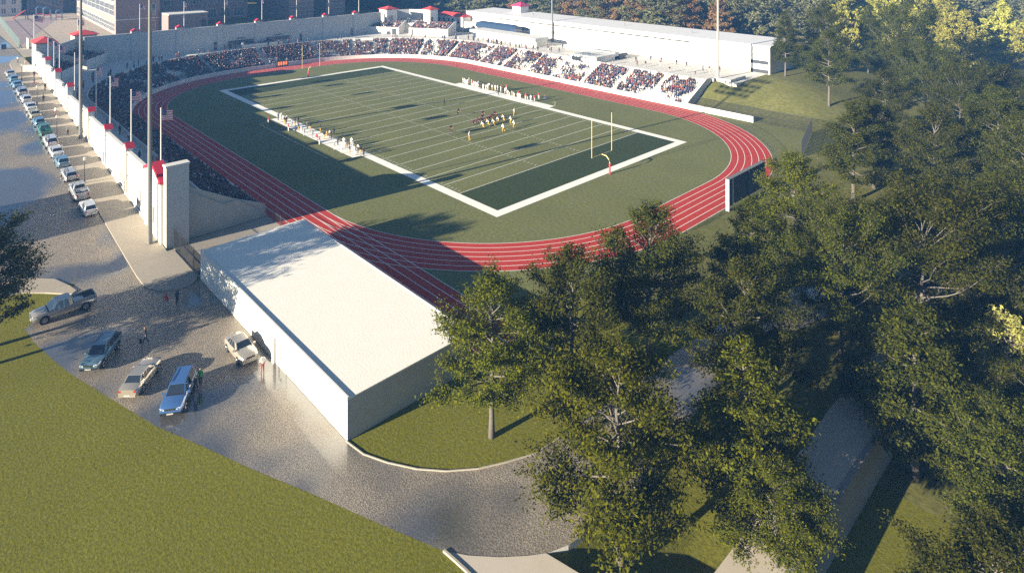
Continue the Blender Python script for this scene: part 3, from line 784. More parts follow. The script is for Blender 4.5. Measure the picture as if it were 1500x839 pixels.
mb = MB(); mb.box(128.6, 128.797, -42.2, -40.2, SG + 10.5, SG + 14); mb.build('pale_panel', STONETRIM, s2)
s3 = thing('brick_annex', 'low brick annex standing between the school and the far wall', 'building', (125, 14, SG))
mb = MB(); mb.box(118, 127.5, 8.5, 21.6, SG - 1, SG + 6.5); mb.build('wall', BRICKD, s3)
mb = MB(); mb.box(117.8, 127.6, 8.3, 21.5, SG + 6.5, SG + 6.8); mb.build('roof', STONETRIM, s3)
mb = MB(); mb.box(117.9, 117.998, 9.2, 10.6, SG, SG + 4.2); mb.build('door', DARKIN, s3)
hall = thing('shadowed_hall', 'long low hall with a glazed front across the plaza from the school', 'building', (236, 38, SG))
mb = MB(); mb.box(230, 262, 24, 48, SG - 1, SG + 14); mb.build('wall', mat('hall_wall', (.2, .21, .23), .8, 1, .2), hall)
mb = MB(); mb.box(226.5, 263, 23.5, 48.5, SG + 7.2, SG + 7.6); mb.build('canopy', STONETRIM, hall)
mb = MB(); mb.box(229.8, 229.995, 25, 47, SG + .2, SG + 6.8); mb.build('glass_front', GLASSD, hall)
oh = thing('pale_house', 'pale two storey house with two rows of windows beyond the playground', 'house', (232, 58, SG))
mb = MB(); mb.box(226, 250, 50.5, 66, SG - 1, SG + 9); mb.build('wall', mat('house_wall', (.5, .5, .48), .8, 1, .2), oh)
mb = MB(); mb.hip(226, 250, 50.5, 66, SG + 9.2, SG + 13, .7); mb.build('roof', mat('slate_roof', (.14, .15, .17), .7, 2, .3), oh)
for z0 in (SG + 1.4, SG + 5.2): window_row(oh, 'x', 51.4, 65.2, 4, z0, z0 + 2., 226, -1, 2, .55)
# off-frame house on the near side of the street: its shadow crosses the road
nh = thing('street_house', 'flat fronted house across the street whose shadow falls over the road', 'house', (-10, 104, zs(-10)))
mb = MB(); mb.box(-17.5, -5.5, 100, 110, 0, 9.6); mb.build('wall', WALLW, nh)
mb = MB(); mb.box(-17.8, -5.2, 99.7, 110.3, 9.6, 9.9); mb.build('roof', CONC, nh)
mb = MB(); mb.box(-17.2, -15.2, 100.4, 102.4, 9.9, 12.2); mb.build('added_chimney', BRICK, nh)  # invented block, shaped to throw the tip of the house shadow
plz = sheet('school_plaza', [(95.4, 36), (229, 31.5), (229, 64.28), (95.4, 64.28)], .03, PAVE, z0=8.8)
sheet('playground_surface', [(124, 61.9), (205, 59), (205, 41), (190, 44)], .05, mat('rubber_ground', (.27, .22, .22), .9, .5, .2), z0=8.8)
# mesh fence round the playground
mb = MB(); P0, P1 = Vector((116, 63.2)), Vector((212, 59.8))
for i in range(33):
    p = P0.lerp(P1, i / 32); mb.tube([(p.x, p.y, SG), (p.x, p.y, SG + 2.6)], .06, 5)
for z in (.2, 1.4, 2.6): mb.tube([(P0.x, P0.y, SG + z), (P1.x, P1.y, SG + z)], .04, 5)
for i in range(200):
    p = P0.lerp(P1, i / 199); mb.tube([(p.x, p.y, SG + .2), (p.x, p.y, SG + 2.6)], .014, 3, cap=False)
tag(mb.build('playground_fence', mat('green_fence', (.16, .22, .20), .6)), 'grey green mesh fence running along the playground edge', 'fence')
mb = MB(); mb.box(112, 116, 61.2, 61.5, SG - .5, SG + 3); tag(mb.build('gate_wall', CONC), 'short grey wall at the near end of the playground fence', 'wall')
sl = thing('playground_slide', 'red playground slide with a tall ladder end', 'slide', (206, 53, SG))
RED = mat('slide_red', (.55, .07, .06), .4); DKB = mat('play_blue', (.05, .08, .14), .5)
mb = MB(); mb.add([(206.4, 55.6, SG + .4), (206.4, 51.4, SG + 3.4), (207.4, 51.4, SG + 3.4), (207.4, 55.6, SG + .4), (206.4, 55.6, SG + .75), (206.4, 51.4, SG + 3.8), (207.4, 51.4, SG + 3.8), (207.4, 55.6, SG + .75)],
       [(0, 1, 2, 3), (0, 4, 5, 1), (3, 2, 6, 7), (0, 3, 7, 4), (1, 5, 6, 2), (4, 7, 6, 5)]); mb.build('chute', RED, sl)
for y in (51.2, 50.4):
    mb = MB(); mb.tube([(206.4, y, SG), (206.4, y, SG + 4)], .1, 6); mb.tube([(207.4, y, SG), (207.4, y, SG + 4)], .1, 6); mb.build('post', DKB, sl)
mb = MB(); mb.box(206.3, 207.5, 50.3, 51.3, SG + 3.2, SG + 3.4); mb.build('platform', DKB, sl)
def frame(x, y, label, h=4.2, w=2.4):
    t = thing('climbing_frame', label, 'climbing frame', (x, y, SG))
    for dx in (0, w):
        for dy in (0, w):
            mb = MB(); mb.tube([(x + dx, y - dy, SG), (x + dx, y - dy, SG + h)], .12, 6); mb.build('post', DKB, t)
    mb = MB(); mb.box(x - .1, x + w + .1, y - w - .1, y + .1, SG + h * .45, SG + h * .5); mb.build('deck', RED, t)
    mb = MB(); mb.hip(x, x + w, y - w, y, SG + h + .2, SG + h + 1.2, .2); mb.build('roof', DKB, t)
frame(205, 47.6, 'climbing frame with a red deck next to the red slide')
frame(196, 46.4, 'climbing frame with a dark roof in the middle of the playground', 4.6)
frame(193, 42.6, 'small climbing frame nearest the school wall', 3.4, 2)
mb = MB(); mb.box(116.2, 117.4, 66.3, 67.5, SG, SG + 1.3); mb.box(116.1, 117.5, 66.2, 67.6, SG + 1.3, SG + 1.45)
tag(mb.build('litter_bin', DKB), 'dark square litter bin on the pavement at the top of the street', 'bin')

# ------------------------------------------------------------------ poles, flags, lamps
FLRED = mat('flag_red', (.5, .03, .05), .8); FLW = mat('flag_white', (.78, .76, .74), .8); FLB = mat('flag_blue', (.03, .05, .17), .8)
def flag_mesh():
    nx, ny = 14, 13; Wf, Hf = 2.7, 1.55
    mb = MB(); vs = []
    for i in range(nx + 1):
        for j in range(ny + 1):
            u = i / nx
            vs.append((u * Wf * .93, .22 * math.sin(u * 7.2) * u ** .5 + .05 * math.sin(j * .8 + u * 4), -Hf * j / ny - .55 * u * u))
    for i in range(nx):
        for j in range(ny):
            m = (0 if j % 2 == 0 else 1)
            if i < 6 and j < 7: m = 2
            mb.add([], []); mb.f.append((i * (ny + 1) + j, (i + 1) * (ny + 1) + j, (i + 1) * (ny + 1) + j + 1, i * (ny + 1) + j + 1)); mb.mi.append(m)
    mb.v = vs
    for a in range(5):                                # stars as small white diamonds
        for b in range(4):
            i, j = .6 + a * 1.08, .7 + b * 1.55; s = .05
            u = i / nx; x = u * Wf * .93; y = .22 * math.sin(u * 7.2) * u ** .5 + .05 * math.sin(j * .8 + u * 4); z = -Hf * j / ny - .55 * u * u
            for e in (.008, -.008):
                o = len(mb.v); mb.v += [(x - s, y + e, z), (x, y + e, z - s), (x + s, y + e, z), (x, y + e, z + s)]; mb.f.append((o, o + 1, o + 2, o + 3)); mb.mi.append(1)
    return mb.mesh('flag', [FLRED, FLW, FLB], smooth=True)
FLAG = flag_mesh()
def make_flagpole(H_):
    t = thing('flagpole', '', 'flagpole')
    mb = MB(); mb.tube([(0, 0, 0), (0, 0, H_)], [.11, .07], 8); mb.build('pole', POLEW, t)
    mb = MB(); mb.tube([(0, 0, H_), (0, 0, H_ + .12), (0, 0, H_ + .24)], [.06, .13, .04], 8); mb.build('finial', POLEW, t)
    mb = MB(); mb.tube([(0, 0, 0), (0, 0, .35)], [.26, .2], 8); mb.build('base', CONC, t)
    f = bpy.data.objects.new('flag', FLAG); COL.objects.link(f); f.parent = t; f.location = (.1, 0, H_ - .15)
    f.rotation_euler = (0, 0, R(-112))
    return t
def setflag(t, ang, droop=1.):
    for c in t.children:
        if c.name.startswith('flag'): c.rotation_euler = (0, 0, R(ang)); c.scale = (droop, 1, 1)
fp0 = make_flagpole(12.0)
WORD = ['first', 'second', 'third', 'fourth', 'fifth', 'sixth', 'seventh', 'eighth', 'ninth', 'tenth', 'eleventh', 'twelfth', 'thirteenth', 'fourteenth', 'fifteenth', 'sixteenth', 'seventeenth', 'eighteenth', 'nineteenth', 'twentieth']
for i, x in enumerate((-28.3, -12.6, 1.1, 14.3, 34.4, 48.9, 56.0, 64.0, 89.0)):
    t = fp0 if i == 0 else copy_tree(fp0)
    z = CC if i < 8 else 8.8
    y = 63.35 if i < 8 else 63.0
    if i in (3, 4): y = 62.9
    t.location = (x, y, z); t['group'] = 'flagpoles along the street wall'
    t['label'] = ('%s flagpole along the street wall counting from the tall white end pier' % WORD[i])
    setflag(t, -56 - RNG.uniform(-18, 18), RNG.uniform(.72, .92))
fp1 = make_flagpole(8.6); first = True
for i, y in enumerate((36.7, 24.1, 11.5, -1., -13.6, -26.2, -38.8)):
    t = fp1 if i == 0 else copy_tree(fp1)
    t.location = (94.75, y - .6, 12.95); t['group'] = 'flagpoles on the far stadium wall'
    t['label'] = '%s flagpole from the left on the piers of the far grey wall' % WORD[i]
    setflag(t, -56 - RNG.uniform(-18, 18), RNG.uniform(.72, .92))
fp2 = copy_tree(fp1); fp2.location = (104, 50.5, 8.8); fp2['group'] = 'flagpoles on the plaza'; fp2['label'] = 'lone flagpole on the plaza in front of the playground'

def light_pole(name, label, loc, H_, face, m):
    t = thing('floodlight_mast', label, 'light pole')
    mb = MB(); mb.tube([(0, 0, -.2), (0, 0, H_)], [.34, .17], 12); mb.build('mast', m, t)
    mb = MB(); mb.box(-.5, .5, -.5, .5, -.2, .12); mb.build('base', CONC, t)
    for zz in (0, 1.35, 2.7, 4.6):
        mb = MB(); mb.box(-3.3, 3.3, -.06, .06, H_ - 4.9 + zz, H_ - 4.75 + zz); b = mb.build('cross_arm', DARKMET, t)
        for k in range(6):
            mb = MB(); x = -2.9 + 1.16 * k; mb.tube([(x, -.08, H_ - 4.45 + zz), (x, -.55, H_ - 4.6 + zz)], [.30, .44], 10); mb.build('floodlight', DARKMET, b)
    t.location = loc; t.rotation_euler = (0, 0, face)
    return t
light_pole('a', 'tallest dark floodlight mast on the pavement beside the white end pier', (-31.7, 65.6, 0), 39.6, R(0), POLEGREY)
light_pole('b', 'dark floodlight mast further up the street against the panelled wall', (14.5, 65.3, zs(14.5)), 37, R(0), POLEGREY)
light_pole('c', 'grey floodlight mast rising from the far concourse mid way along', (29.5, -78.8, CC), 36, R(180), POLEGREY)
light_pole('d', 'pale floodlight mast at the end of the far stand above the mound', (-42.3, -64.6, 5), 36, R(180), mat('mast_pale', (.34, .33, .31), .5))

def street_lamp():
    t = thing('street_lamp', '', 'street lamp')
    mb = MB(); mb.tube([(0, 0, 0), (0, 0, .5), (0, 0, .55), (0, 0, 3.5)], [.14, .13, .07, .05], 8); mb.build('post', DARKMET, t)
    mb = MB(); mb.tube([(0, 0, 3.5), (0, 0, 3.62), (0, 0, 3.95), (0, 0, 4.1)], [.07, .16, .2, .05], 8); mb.build('lantern', mat('lantern_glass', (.5, .5, .46), .3), t)
    return t
l0 = street_lamp()
for i, x in enumerate((-6.8, 17.5, 40.7, 63.7)):
    t = l0 if i == 0 else copy_tree(l0)
    t.location = (x, 68.5, zs(x) + .13); t['group'] = 'street lamps on the pavement kerb'
    t['label'] = '%s street lamp up the pavement from the near end' % ('first', 'second', 'third', 'fourth')[i]

# ------------------------------------------------------------------ fences
def railing(name, label, pts, h, step, post=2.6, bar=.018, m=FENCEM, rails=(.12, .94), zf=lambda x, y: 0.):
    t = thing(name, label, 'fence', (pts[0][0], pts[0][1], 0))
    a = MB(); b = MB(); c = MB()
    for p, q in zip(pts[:-1], pts[1:]):
        p, q = Vector(p), Vector(q); Ln = (q - p).length
        for i in range(int(Ln / step) + 1):
            r_ = p.lerp(q, min(1, i * step / Ln)); z = zf(r_.x, r_.y); a.tube([(r_.x, r_.y, z + .1), (r_.x, r_.y, z + h)], bar, 3, cap=False)
        for i in range(int(Ln / post) + 1):
            r_ = p.lerp(q, min(1, i * post / Ln)); z = zf(r_.x, r_.y); b.tube([(r_.x, r_.y, z - .1), (r_.x, r_.y, z + h + .12)], bar * 2.6, 5)
        nseg = max(1, int(Ln / 3))
        for f in rails:
            pp = [p.lerp(q, i / nseg) for i in range(nseg + 1)]
            c.tube([(v.x, v.y, zf(v.x, v.y) + h * f) for v in pp], bar * 1.5, 4)
    a.build('bars', m, t); b.build('posts', m, t); c.build('rails', m, t)
    return t
railing('iron_fence', 'black iron railing between the white end pier and the flat roofed building', [(-34.3, 63.42), (-44.9, 63.42)], 2.7, .14)
railing('yard_fence', 'short black fence between the end wall and the running track', [(-33.2, 50.42), (-44.8, 50.42)], 1.5, .3, 2.2, .012, WIREM)
railing('chain_link_fence', 'tall chain link fence across the foot of the grass mound', [(-42.9, -50.0), (-59.3, -50.0), (-71.6, -50.6), (-76.6, -33.0)], 3.2, .12, 3.0, .017, WIREM, (.03, .5, .98), lambda x, y: ground_h(x, y))
o_ = [p for p in oval(7.75, 30)]
bend = [p for p in o_ if p[0] < -52 and p[1] < 12]
bend.sort(key=lambda p: -math.atan2(p[1] - 0, -(p[0] + 20)))
railing('trackside_fence', 'low wire fence hugging the outside of the track bend', bend, 1.15, .5, 2.6, .01, WIREM, (.1, .98))

# ------------------------------------------------------------------ goals, scoreboard
def goal(label, x, s):
    t = thing('goalpost', label, 'goalpost', (x, -.2, 0), group='football goalposts')
    mb = MB(); pts = [(x, -.2, 0), (x, -.2, 1.9), (x + s * .25, -.2, 2.55), (x + s * .8, -.2, 3.0), (x + s * 1.75, -.2, 3.05)]
    mb.tube(pts, .085, 8); mb.build('gooseneck', YELLOWP, t)
    mb = MB(); mb.tube([(x, -.2, 0), (x, -.2, 1.85)], .15, 10); mb.build('pad', REDP, t)
    X = x + s * 1.75
    mb = MB(); mb.tube([(X, -3.0, 3.05), (X, 2.6, 3.05)], .06, 8); mb.build('crossbar', YELLOWP, t)
    for y in (-3.0, 2.6):
        mb = MB(); mb.tube([(X, y, 2.98), (X, y, 9.9)], .05, 8); mb.build('upright', YELLOWP, t)
goal('yellow goalpost with red padded base at the near end zone', -57.0, 1)
goal('yellow goalpost with red padded base at the far end zone', 57.0, -1)
sb = thing('scoreboard', 'large dark scoreboard on posts seen from behind outside the track bend', 'scoreboard', (-78.6, -6.4, 0))
SBX = -78.9
mb = MB(); mb.box(SBX - .25, SBX + .25, -12.2, -.55, .75, 4.75); mb.build('panel', mat('scoreboard_back', (.022, .028, .045), .6, 2, .2), sb)
mb = MB(); mb.box(SBX - .32, SBX + .32, -12.35, -.4, 4.752, 4.84); mb.build('top_rail', POLEGREY, sb)
mb = MB(); mb.box(SBX - .27, SBX + .27, -.548, -.43, -.1, 4.75); mb.build('end_frame', POLEW, sb)
mb = MB(); mb.box(SBX - .31, SBX - .253, -1.75, -1.5, -.1, 4.75); mb.build('strut', POLEW, sb)
for y in (-6.5, -11.9):
    mb = MB(); mb.box(SBX - .5, SBX - .253, y - .12, y + .12, -.1, 4.7); mb.build('post', DARKMET, sb)
ck = thing('clock_board', 'small orange lit timing board on the shaded front wall of the far bend', 'clock board', (77.6, -.5, .6))
mb = MB(); mb.box(77.7, 78.0, -3.4, .6, .3, 2.0); mb.build('case', DARKMET, ck)
mb = MB()
for k in range(4): mb.box(77.62, 77.699, -2.9 + .85 * k, -2.35 + .85 * k, .6, 1.7)
em, nt_e, be = new_mat('orange_digits'); be.inputs['Base Color'].default_value = (.6, .12, .03, 1); be.inputs['Emission Color'].default_value = (1, .25, .06, 1); be.inputs['Emission Strength'].default_value = .35
mb.build('digits', em, ck)

# ------------------------------------------------------------------ cars
TYRE = mat('tyre', (.018, .018, .02), .8); RIM = mat('rim', (.30, .31, .33), .3, metal=.9); CGL = mat('car_glass', (.018, .026, .038), .05, spec=1.)
LAMPW = mat('headlamp', (.75, .78, .8), .1, spec=.8); LAMPR = mat('tail_lamp', (.35, .02, .02), .2, spec=.8); TRIM = mat('black_trim', (.02, .02, .022), .5); PLATE = mat('plate', (.42, .42, .38), .5); CHROME = mat('chrome', (.65, .66, .68), .15, metal=1.)
def make_car(kind, pm, name='parked_car'):
    """nose towards +x, wheels on z=0"""
    S = dict(sedan=dict(L=4.7, W=1.82, zb=.92, zr=1.44, hood=(1.0, .94), cowl=.95, wt=.28, rt=-1.05, rb=-1.62, deck=(.98, .96), wb=2.75, wr=.33),
             hatch=dict(L=4.2, W=1.76, zb=.93, zr=1.50, hood=(1.0, .92), cowl=.85, wt=.22, rt=-1.55, rb=-1.95, deck=(1.0, 1.0), wb=2.55, wr=.32),
             wagon=dict(L=4.8, W=1.86, zb=1.0, zr=1.60, hood=(1.06, .98), cowl=.98, wt=.35, rt=-1.85, rb=-2.22, deck=(1.06, 1.06), wb=2.85, wr=.36),
             suv=dict(L=4.9, W=1.92, zb=1.08, zr=1.76, hood=(1.14, 1.04), cowl=1.0, wt=.45, rt=-1.95, rb=-2.3, deck=(1.12, 1.12), wb=2.9, wr=.38),
             pickup=dict(L=5.8, W=1.98, zb=1.12, zr=1.86, hood=(1.18, 1.08), cowl=1.45, wt=.85, rt=-.55, rb=-.72, deck=(1.1, 1.1), wb=3.6, wr=.41))[kind]
    L, W, zb, zr = S['L'], S['W'], S['zb'], S['zr']; h = W / 2; xf, xr = L / 2, -L / 2
    g = .2 if kind in ('sedan', 'hatch') else .3
    t = thing(name, '', 'car')
    # body shell: stations along x, half section of 5 points
    def top(x):
        if x > S['cowl']: u = (x - S['cowl']) / (xf - S['cowl']); return S['hood'][0] + (S['hood'][1] - S['hood'][0]) * u - .12 * max(0, u - .75) / .25
        if x < S['rb']: u = (S['rb'] - x) / (S['rb'] - xr + 1e-6); return S['deck'][0] + (S['deck'][1] - S['deck'][0]) * u - .06 * u * u
        return S['hood'][0]
    sx = sorted(set([xf, xf - .05, xf - .2, xf - .55, S['cowl'] + .5, S['cowl'], S['wt'], 0., S['rt'], S['rb'], xr + .35, xr + .12, xr + .03, xr]))
    mb = MB(); vs = []
    for x in sx:
        e = 1.
        dx = min(xf - x, x - xr)
        e = 1 - .16 * max(0, 1 - dx / .6) ** 2
        zt = top(x); lift = .10 * max(0, 1 - dx / .25)
        half = [(.86 * h * e, g + lift), (h * e * .98, g + .14 + lift), (h * e, .60), (h * e * .97, zt - .13), (h * e * .88, zt - .02), (h * e * .5, zt + .025)]
        sec = [(-y, z) for y, z in half] + [(y, z) for y, z in reversed(half)]
        vs += [(x, y, z) for y, z in sec]
    k = 12; n = len(sx)
    fs = [(i * k + j, i * k + (j + 1) % k, (i + 1) * k + (j + 1) % k, (i + 1) * k + j) for i in range(n - 1) for j in range(k)]
    fs += [tuple(range(k)), tuple(reversed(range((n - 1) * k, n * k)))]
    fs = [tuple(reversed(f)) for f in fs]
    mb.add(vs, fs)
    body = mb.build('body', pm, t, angle=32)
    # greenhouse
    hb, hr = .90 * h, .70 * h
    x0, x1, x2, x3 = S['cowl'] + .05, S['wt'], S['rt'], S['rb'] - .02
    z0 = zb
    mb = MB()
    bot = [(x0, hb * .94), (x1 - .2, hb), (x2 + .1, hb), (x3, hb * .94)]
    tp = [(x1, hr * .95), (x1 - .35, hr), (x2 + .3, hr), (x2, hr * .95)]
    vs = [(x, y, z0) for x, y in bot] + [(x, -y, z0) for x, y in reversed(bot)] + [(x, y, zr - (.03 if i in (0, 3) else 0)) for i, (x, y) in enumerate(tp)] + [(x, -y, zr - (.03 if i in (0, 3) else 0)) for i, (x, y) in reversed(list(enumerate(tp)))]
    fs = [tuple(range(7, -1, -1)), tuple(range(8, 16))] + [(i, (i + 1) % 8, 8 + (i + 1) % 8, 8 + i) for i in range(8)]
    mb.add(vs, [tuple(reversed(f)) for f in fs])
    mb.build('roof', pm, t, angle=30)
    def pane(name, quad, inset=.06, off=.012):
        q = [Vector(p) for p in quad]; c = sum(q, Vector()) / 4
        nrm = (q[1] - q[0]).cross(q[3] - q[0]).normalized()
        if nrm.dot(c - Vector((0, 0, .8))) < 0: nrm = -nrm
        mb = MB(); p = [c + (v - c) * (1 - inset) + nrm * off for v in q]
        mb.add([tuple(v) for v in p], [(0, 1, 2, 3)]); return mb.build(name, CGL, t)
    V = [Vector(v) for v in vs]
    pane('windscreen', [V[0], V[7], V[15], V[8]], .09); pane('rear_window', [V[3], V[4], V[12], V[11]], .14 if kind != 'sedan' else .1)
    for sgn in (0, 1):
        if sgn == 0: a, b, c, d = V[1], V[2], V[10], V[9]; f0, f1 = V[0], V[8]; r0, r1 = V[3], V[11]
        else: a, b, c, d = V[6], V[5], V[13], V[14]; f0, f1 = V[7], V[15]; r0, r1 = V[4], V[12]
        m0, m1 = a.lerp(b, .48), d.lerp(c, .48)
        pane('side_window', [a.lerp(f0, .55), m0, m1, d.lerp(f1, .3)], .10); pane('side_window', [m0, b, c, m1], .11)
        if kind in ('wagon', 'suv', 'sedan'): pane('side_window', [b, r0, r1, c], .22)
    # bed
    if kind == 'pickup':
        mb = MB(); mb.box(xr + .12, S['rb'] - .12, -h * .84, h * .84, 1.105, 1.135); mb.build('bed', TRIM, t)
        mb = MB()
        for y in (-1, 1): mb.box(xr + .06, S['rb'] - .05, y * h * .9 - .06, y * h * .9 + .06, 1.08, 1.36)
        mb.box(S['rb'] - .12, S['rb'] - .05, -h * .84, h * .84, 1.1, 1.36); mb.build('bed_sides', pm, t)
        mb = MB(); mb.box(xr + .03, xr + .11, -h * .84, h * .84, .78, 1.36); tg = mb.build('tailgate', pm, t)
    # wheels with arches
    for wx in (S['wb'] / 2 + .05, -S['wb'] / 2 + .05 - (.1 if kind == 'pickup' else 0)):
        for s in (-1, 1):
            r_ = S['wr']; y0 = s * (h - .20); y1 = s * (h + .015)
            mb = MB(); mb.tube([(wx, y0, r_), (wx, s * (h + .004), r_)], r_ * 1.2, 20); mb.build('wheel_arch', TRIM, t)
            mb = MB(); mb.tube([(wx, y0, r_), (wx, y1 - s * .03, r_), (wx, y1 + s * .008, r_)], [r_, r_, r_ * .9], 20); w_ = mb.build('wheel', TYRE, t)
            mb = MB(); mb.tube([(wx, y1, r_), (wx, y1 + s * .014, r_)], [r_ * .66, r_ * .6], 16)
            for q in range(5):
                a = 2 * PI * q / 5
                mb.tube([(wx + .09 * math.cos(a), y1 + s * .016, r_ + .09 * math.sin(a)), (wx + r_ * .6 * math.cos(a), y1 + s * .016, r_ + r_ * .6 * math.sin(a))], .03, 4)
            mb.build('rim', RIM, w_)
    zh = S['hood'][1] - .24; e = .84
    for s in (-1, 1):
        mb = MB(); mb.extrude_poly([(xf - .02, s * h * .50, zh), (xf - .035, s * h * .80, zh + .03), (xf - .06, s * h * .78, zh + .15), (xf - .03, s * h * .50, zh + .13)], (.03, 0, 0))
        mb.build('headlight', LAMPW, t)
        zt = S['deck'][1] - .28
        hgt = .17 if kind in ('sedan', 'hatch') else .36
        mb = MB(); mb.box(xr - .015, xr + .09, min(s * h * .60, s * h * .82), max(s * h * .60, s * h * .82), zt, zt + hgt); mb.build('tail_light', LAMPR, t)
        mb = MB(); mb.box(S['cowl'] - .28, S['cowl'] - .12, min(s * h * .97, s * (h + .19)), max(s * h * .97, s * (h + .19)), zb + .02, zb + .17); mb.build('mirror', pm, t)
    mb = MB(); mb.box(xf - .03, xf + .015, -h * .42, h * .42, zh - .02, zh + .11); gr = mb.build('grille', TRIM, t)
    if kind in ('pickup', 'suv', 'wagon'):
        mb = MB(); mb.box(xf + .012, xf + .03, -h * .44, h * .44, zh + .112, zh + .15); mb.box(xf + .015, xf + .03, -h * .4, h * .4, zh + .03, zh + .055); mb.build('chrome_bar', CHROME, gr)
    for x, nm in ((xf, 'front_bumper'), (xr, 'rear_bumper')):
        s = 1 if x > 0 else -1
        mb = MB(); b0, b1 = sorted((x - s * .22, x + s * .035)); mb.box(b0, b1, -h * .8, h * .8, g + .10, g + .30); bp = mb.build(nm, TRIM if kind in ('suv', 'wagon') else (CHROME if kind == 'pickup' else pm), t)
        mb = MB(); b0, b1 = sorted((x + s * .037, x + s * .045)); mb.box(b0, b1, -.26, .26, g + .15 + (.0 if s > 0 else .03), g + .27 + (.0 if s > 0 else .03)); mb.build('number_plate', PLATE, bp)
    if kind in ('wagon', 'suv'):
        mb = MB()
        for s in (-1, 1): mb.tube([(S['wt'] - .3, s * hr * .93, zr + .05), (S['rt'] + .25, s * hr * .93, zr + .05)], .025, 6)
        mb.build('roof_rails', TRIM, t)
    mb = MB(); mb.box(S['cowl'] + .0, S['cowl'] + .10, -h * .72, h * .72, zb + .075, zb + .095); mb.build('wipers', TRIM, t)
    return t
def recolour(t, pm):
    for c in t.children:
        st = c.name.split('.')[0]
        if st in ('body', 'roof', 'mirror', 'bed_sides', 'tailgate') or (st in ('front_bumper', 'rear_bumper') and c.data.materials[0].name.startswith('paint_')):
            c.material_slots[0].link = 'OBJECT'; c.material_slots[0].material = pm
PROTO = {}
def car(kind, pname, col, x, y, head, label, group=None, z=0., pitch=0., metal=.35):
    pm = paint(pname, col, metal)
    if kind not in PROTO: t = make_car(kind, pm, 'pickup_truck' if kind == 'pickup' else 'parked_car'); PROTO[kind] = t
    else: t = copy_tree(PROTO[kind]); recolour(t, pm)
    t.location = (x, y, z); t.rotation_euler = (0, pitch, R(head)); t['label'] = label
    if kind == 'pickup': t['category'] = 'pickup truck'
    if group: t['group'] = group
    return t
car('pickup', 'champagne', (.40, .36, .31), -42.35, 76.75, 92, 'bronze silver pickup truck with an empty dark bed parked by the grass corner', z=.02, metal=.5)
car('wagon', 'steel_blue', (.11, .20, .26), -54.0, 75.55, 143, 'dark teal estate car nosing towards the lawn, next to the pickup', z=.02)
car('sedan', 'gold', (.46, .41, .33), -60.5, 73.7, -41, 'champagne gold saloon parked with its tail towards the lawn', z=.02, metal=.5)
car('suv', 'mid_blue', (.07, .17, .40), -65.3, 71.9, 148, 'bright blue estate car beside the two pedestrians in the car park', z=.02)
car('sedan', 'silver_beige', (.50, .45, .37), -62.6, 65.45, 180, 'silver beige saloon parked tight along the long white wall', z=.02, metal=.5)
GR = 'cars parked along the kerb of the street'
kerb = [(-17.1, 'hatch', 'white', (.75, .75, .74), 'white hatchback lowest in the parked row, in the wide shadow'),
        (-10.6, 'pickup', 'pale_grey', (.5, .5, .5), 'pale pickup second from the bottom of the parked row'),
        (-3.0, 'wagon', 'silver', (.5, .5, .5), 'silver estate third from the bottom of the parked row'),
        (3.6, 'hatch', 'light_blue', (.16, .3, .42), 'light blue small car fourth from the bottom of the parked row'),
        (9.0, 'sedan', 'white', 0, 'white saloon behind the light blue small car'),
        (14.6, 'suv', 'pearl', (.68, .68, .66), 'pearl white suv just below the green pickup'),
        (21.2, 'pickup', 'green', (.08, .26, .16), 'green pickup truck in the parked row'),
        (27.6, 'hatch', 'light_blue', 0, 'light blue hatchback just above the green pickup'),
        (33.2, 'sedan', 'cream', (.55, .5, .3), 'cream yellow saloon above the light blue hatchback'),
        (38.8, 'sedan', 'white', 0, 'white saloon sixth from the top of the parked row'),
        (45, 'hatch', 'pearl', 0, 'white hatchback fifth from the top of the parked row'),
        (51.2, 'suv', 'silver', 0, 'silver suv fourth from the top of the parked row'),
        (59, 'sedan', 'sky_blue', (.2, .36, .5), 'pale blue saloon third from the top of the parked row'),
        (65.4, 'hatch', 'sky_blue', 0, 'pale blue hatchback second from the top of the parked row'),
        (71.5, 'sedan', 'silver', 0, 'silver saloon at the very top of the parked row')]
cols_ = {}
for x, k, p, c, lab in kerb:
    if c: cols_[p] = c
    pit = -math.atan2(zs(x + 2) - zs(x - 2), 4)
    car(k, p, cols_.get(p, (.6, .6, .6)), x, 69.9, 0, lab, GR, zs(x) + .022, pit)
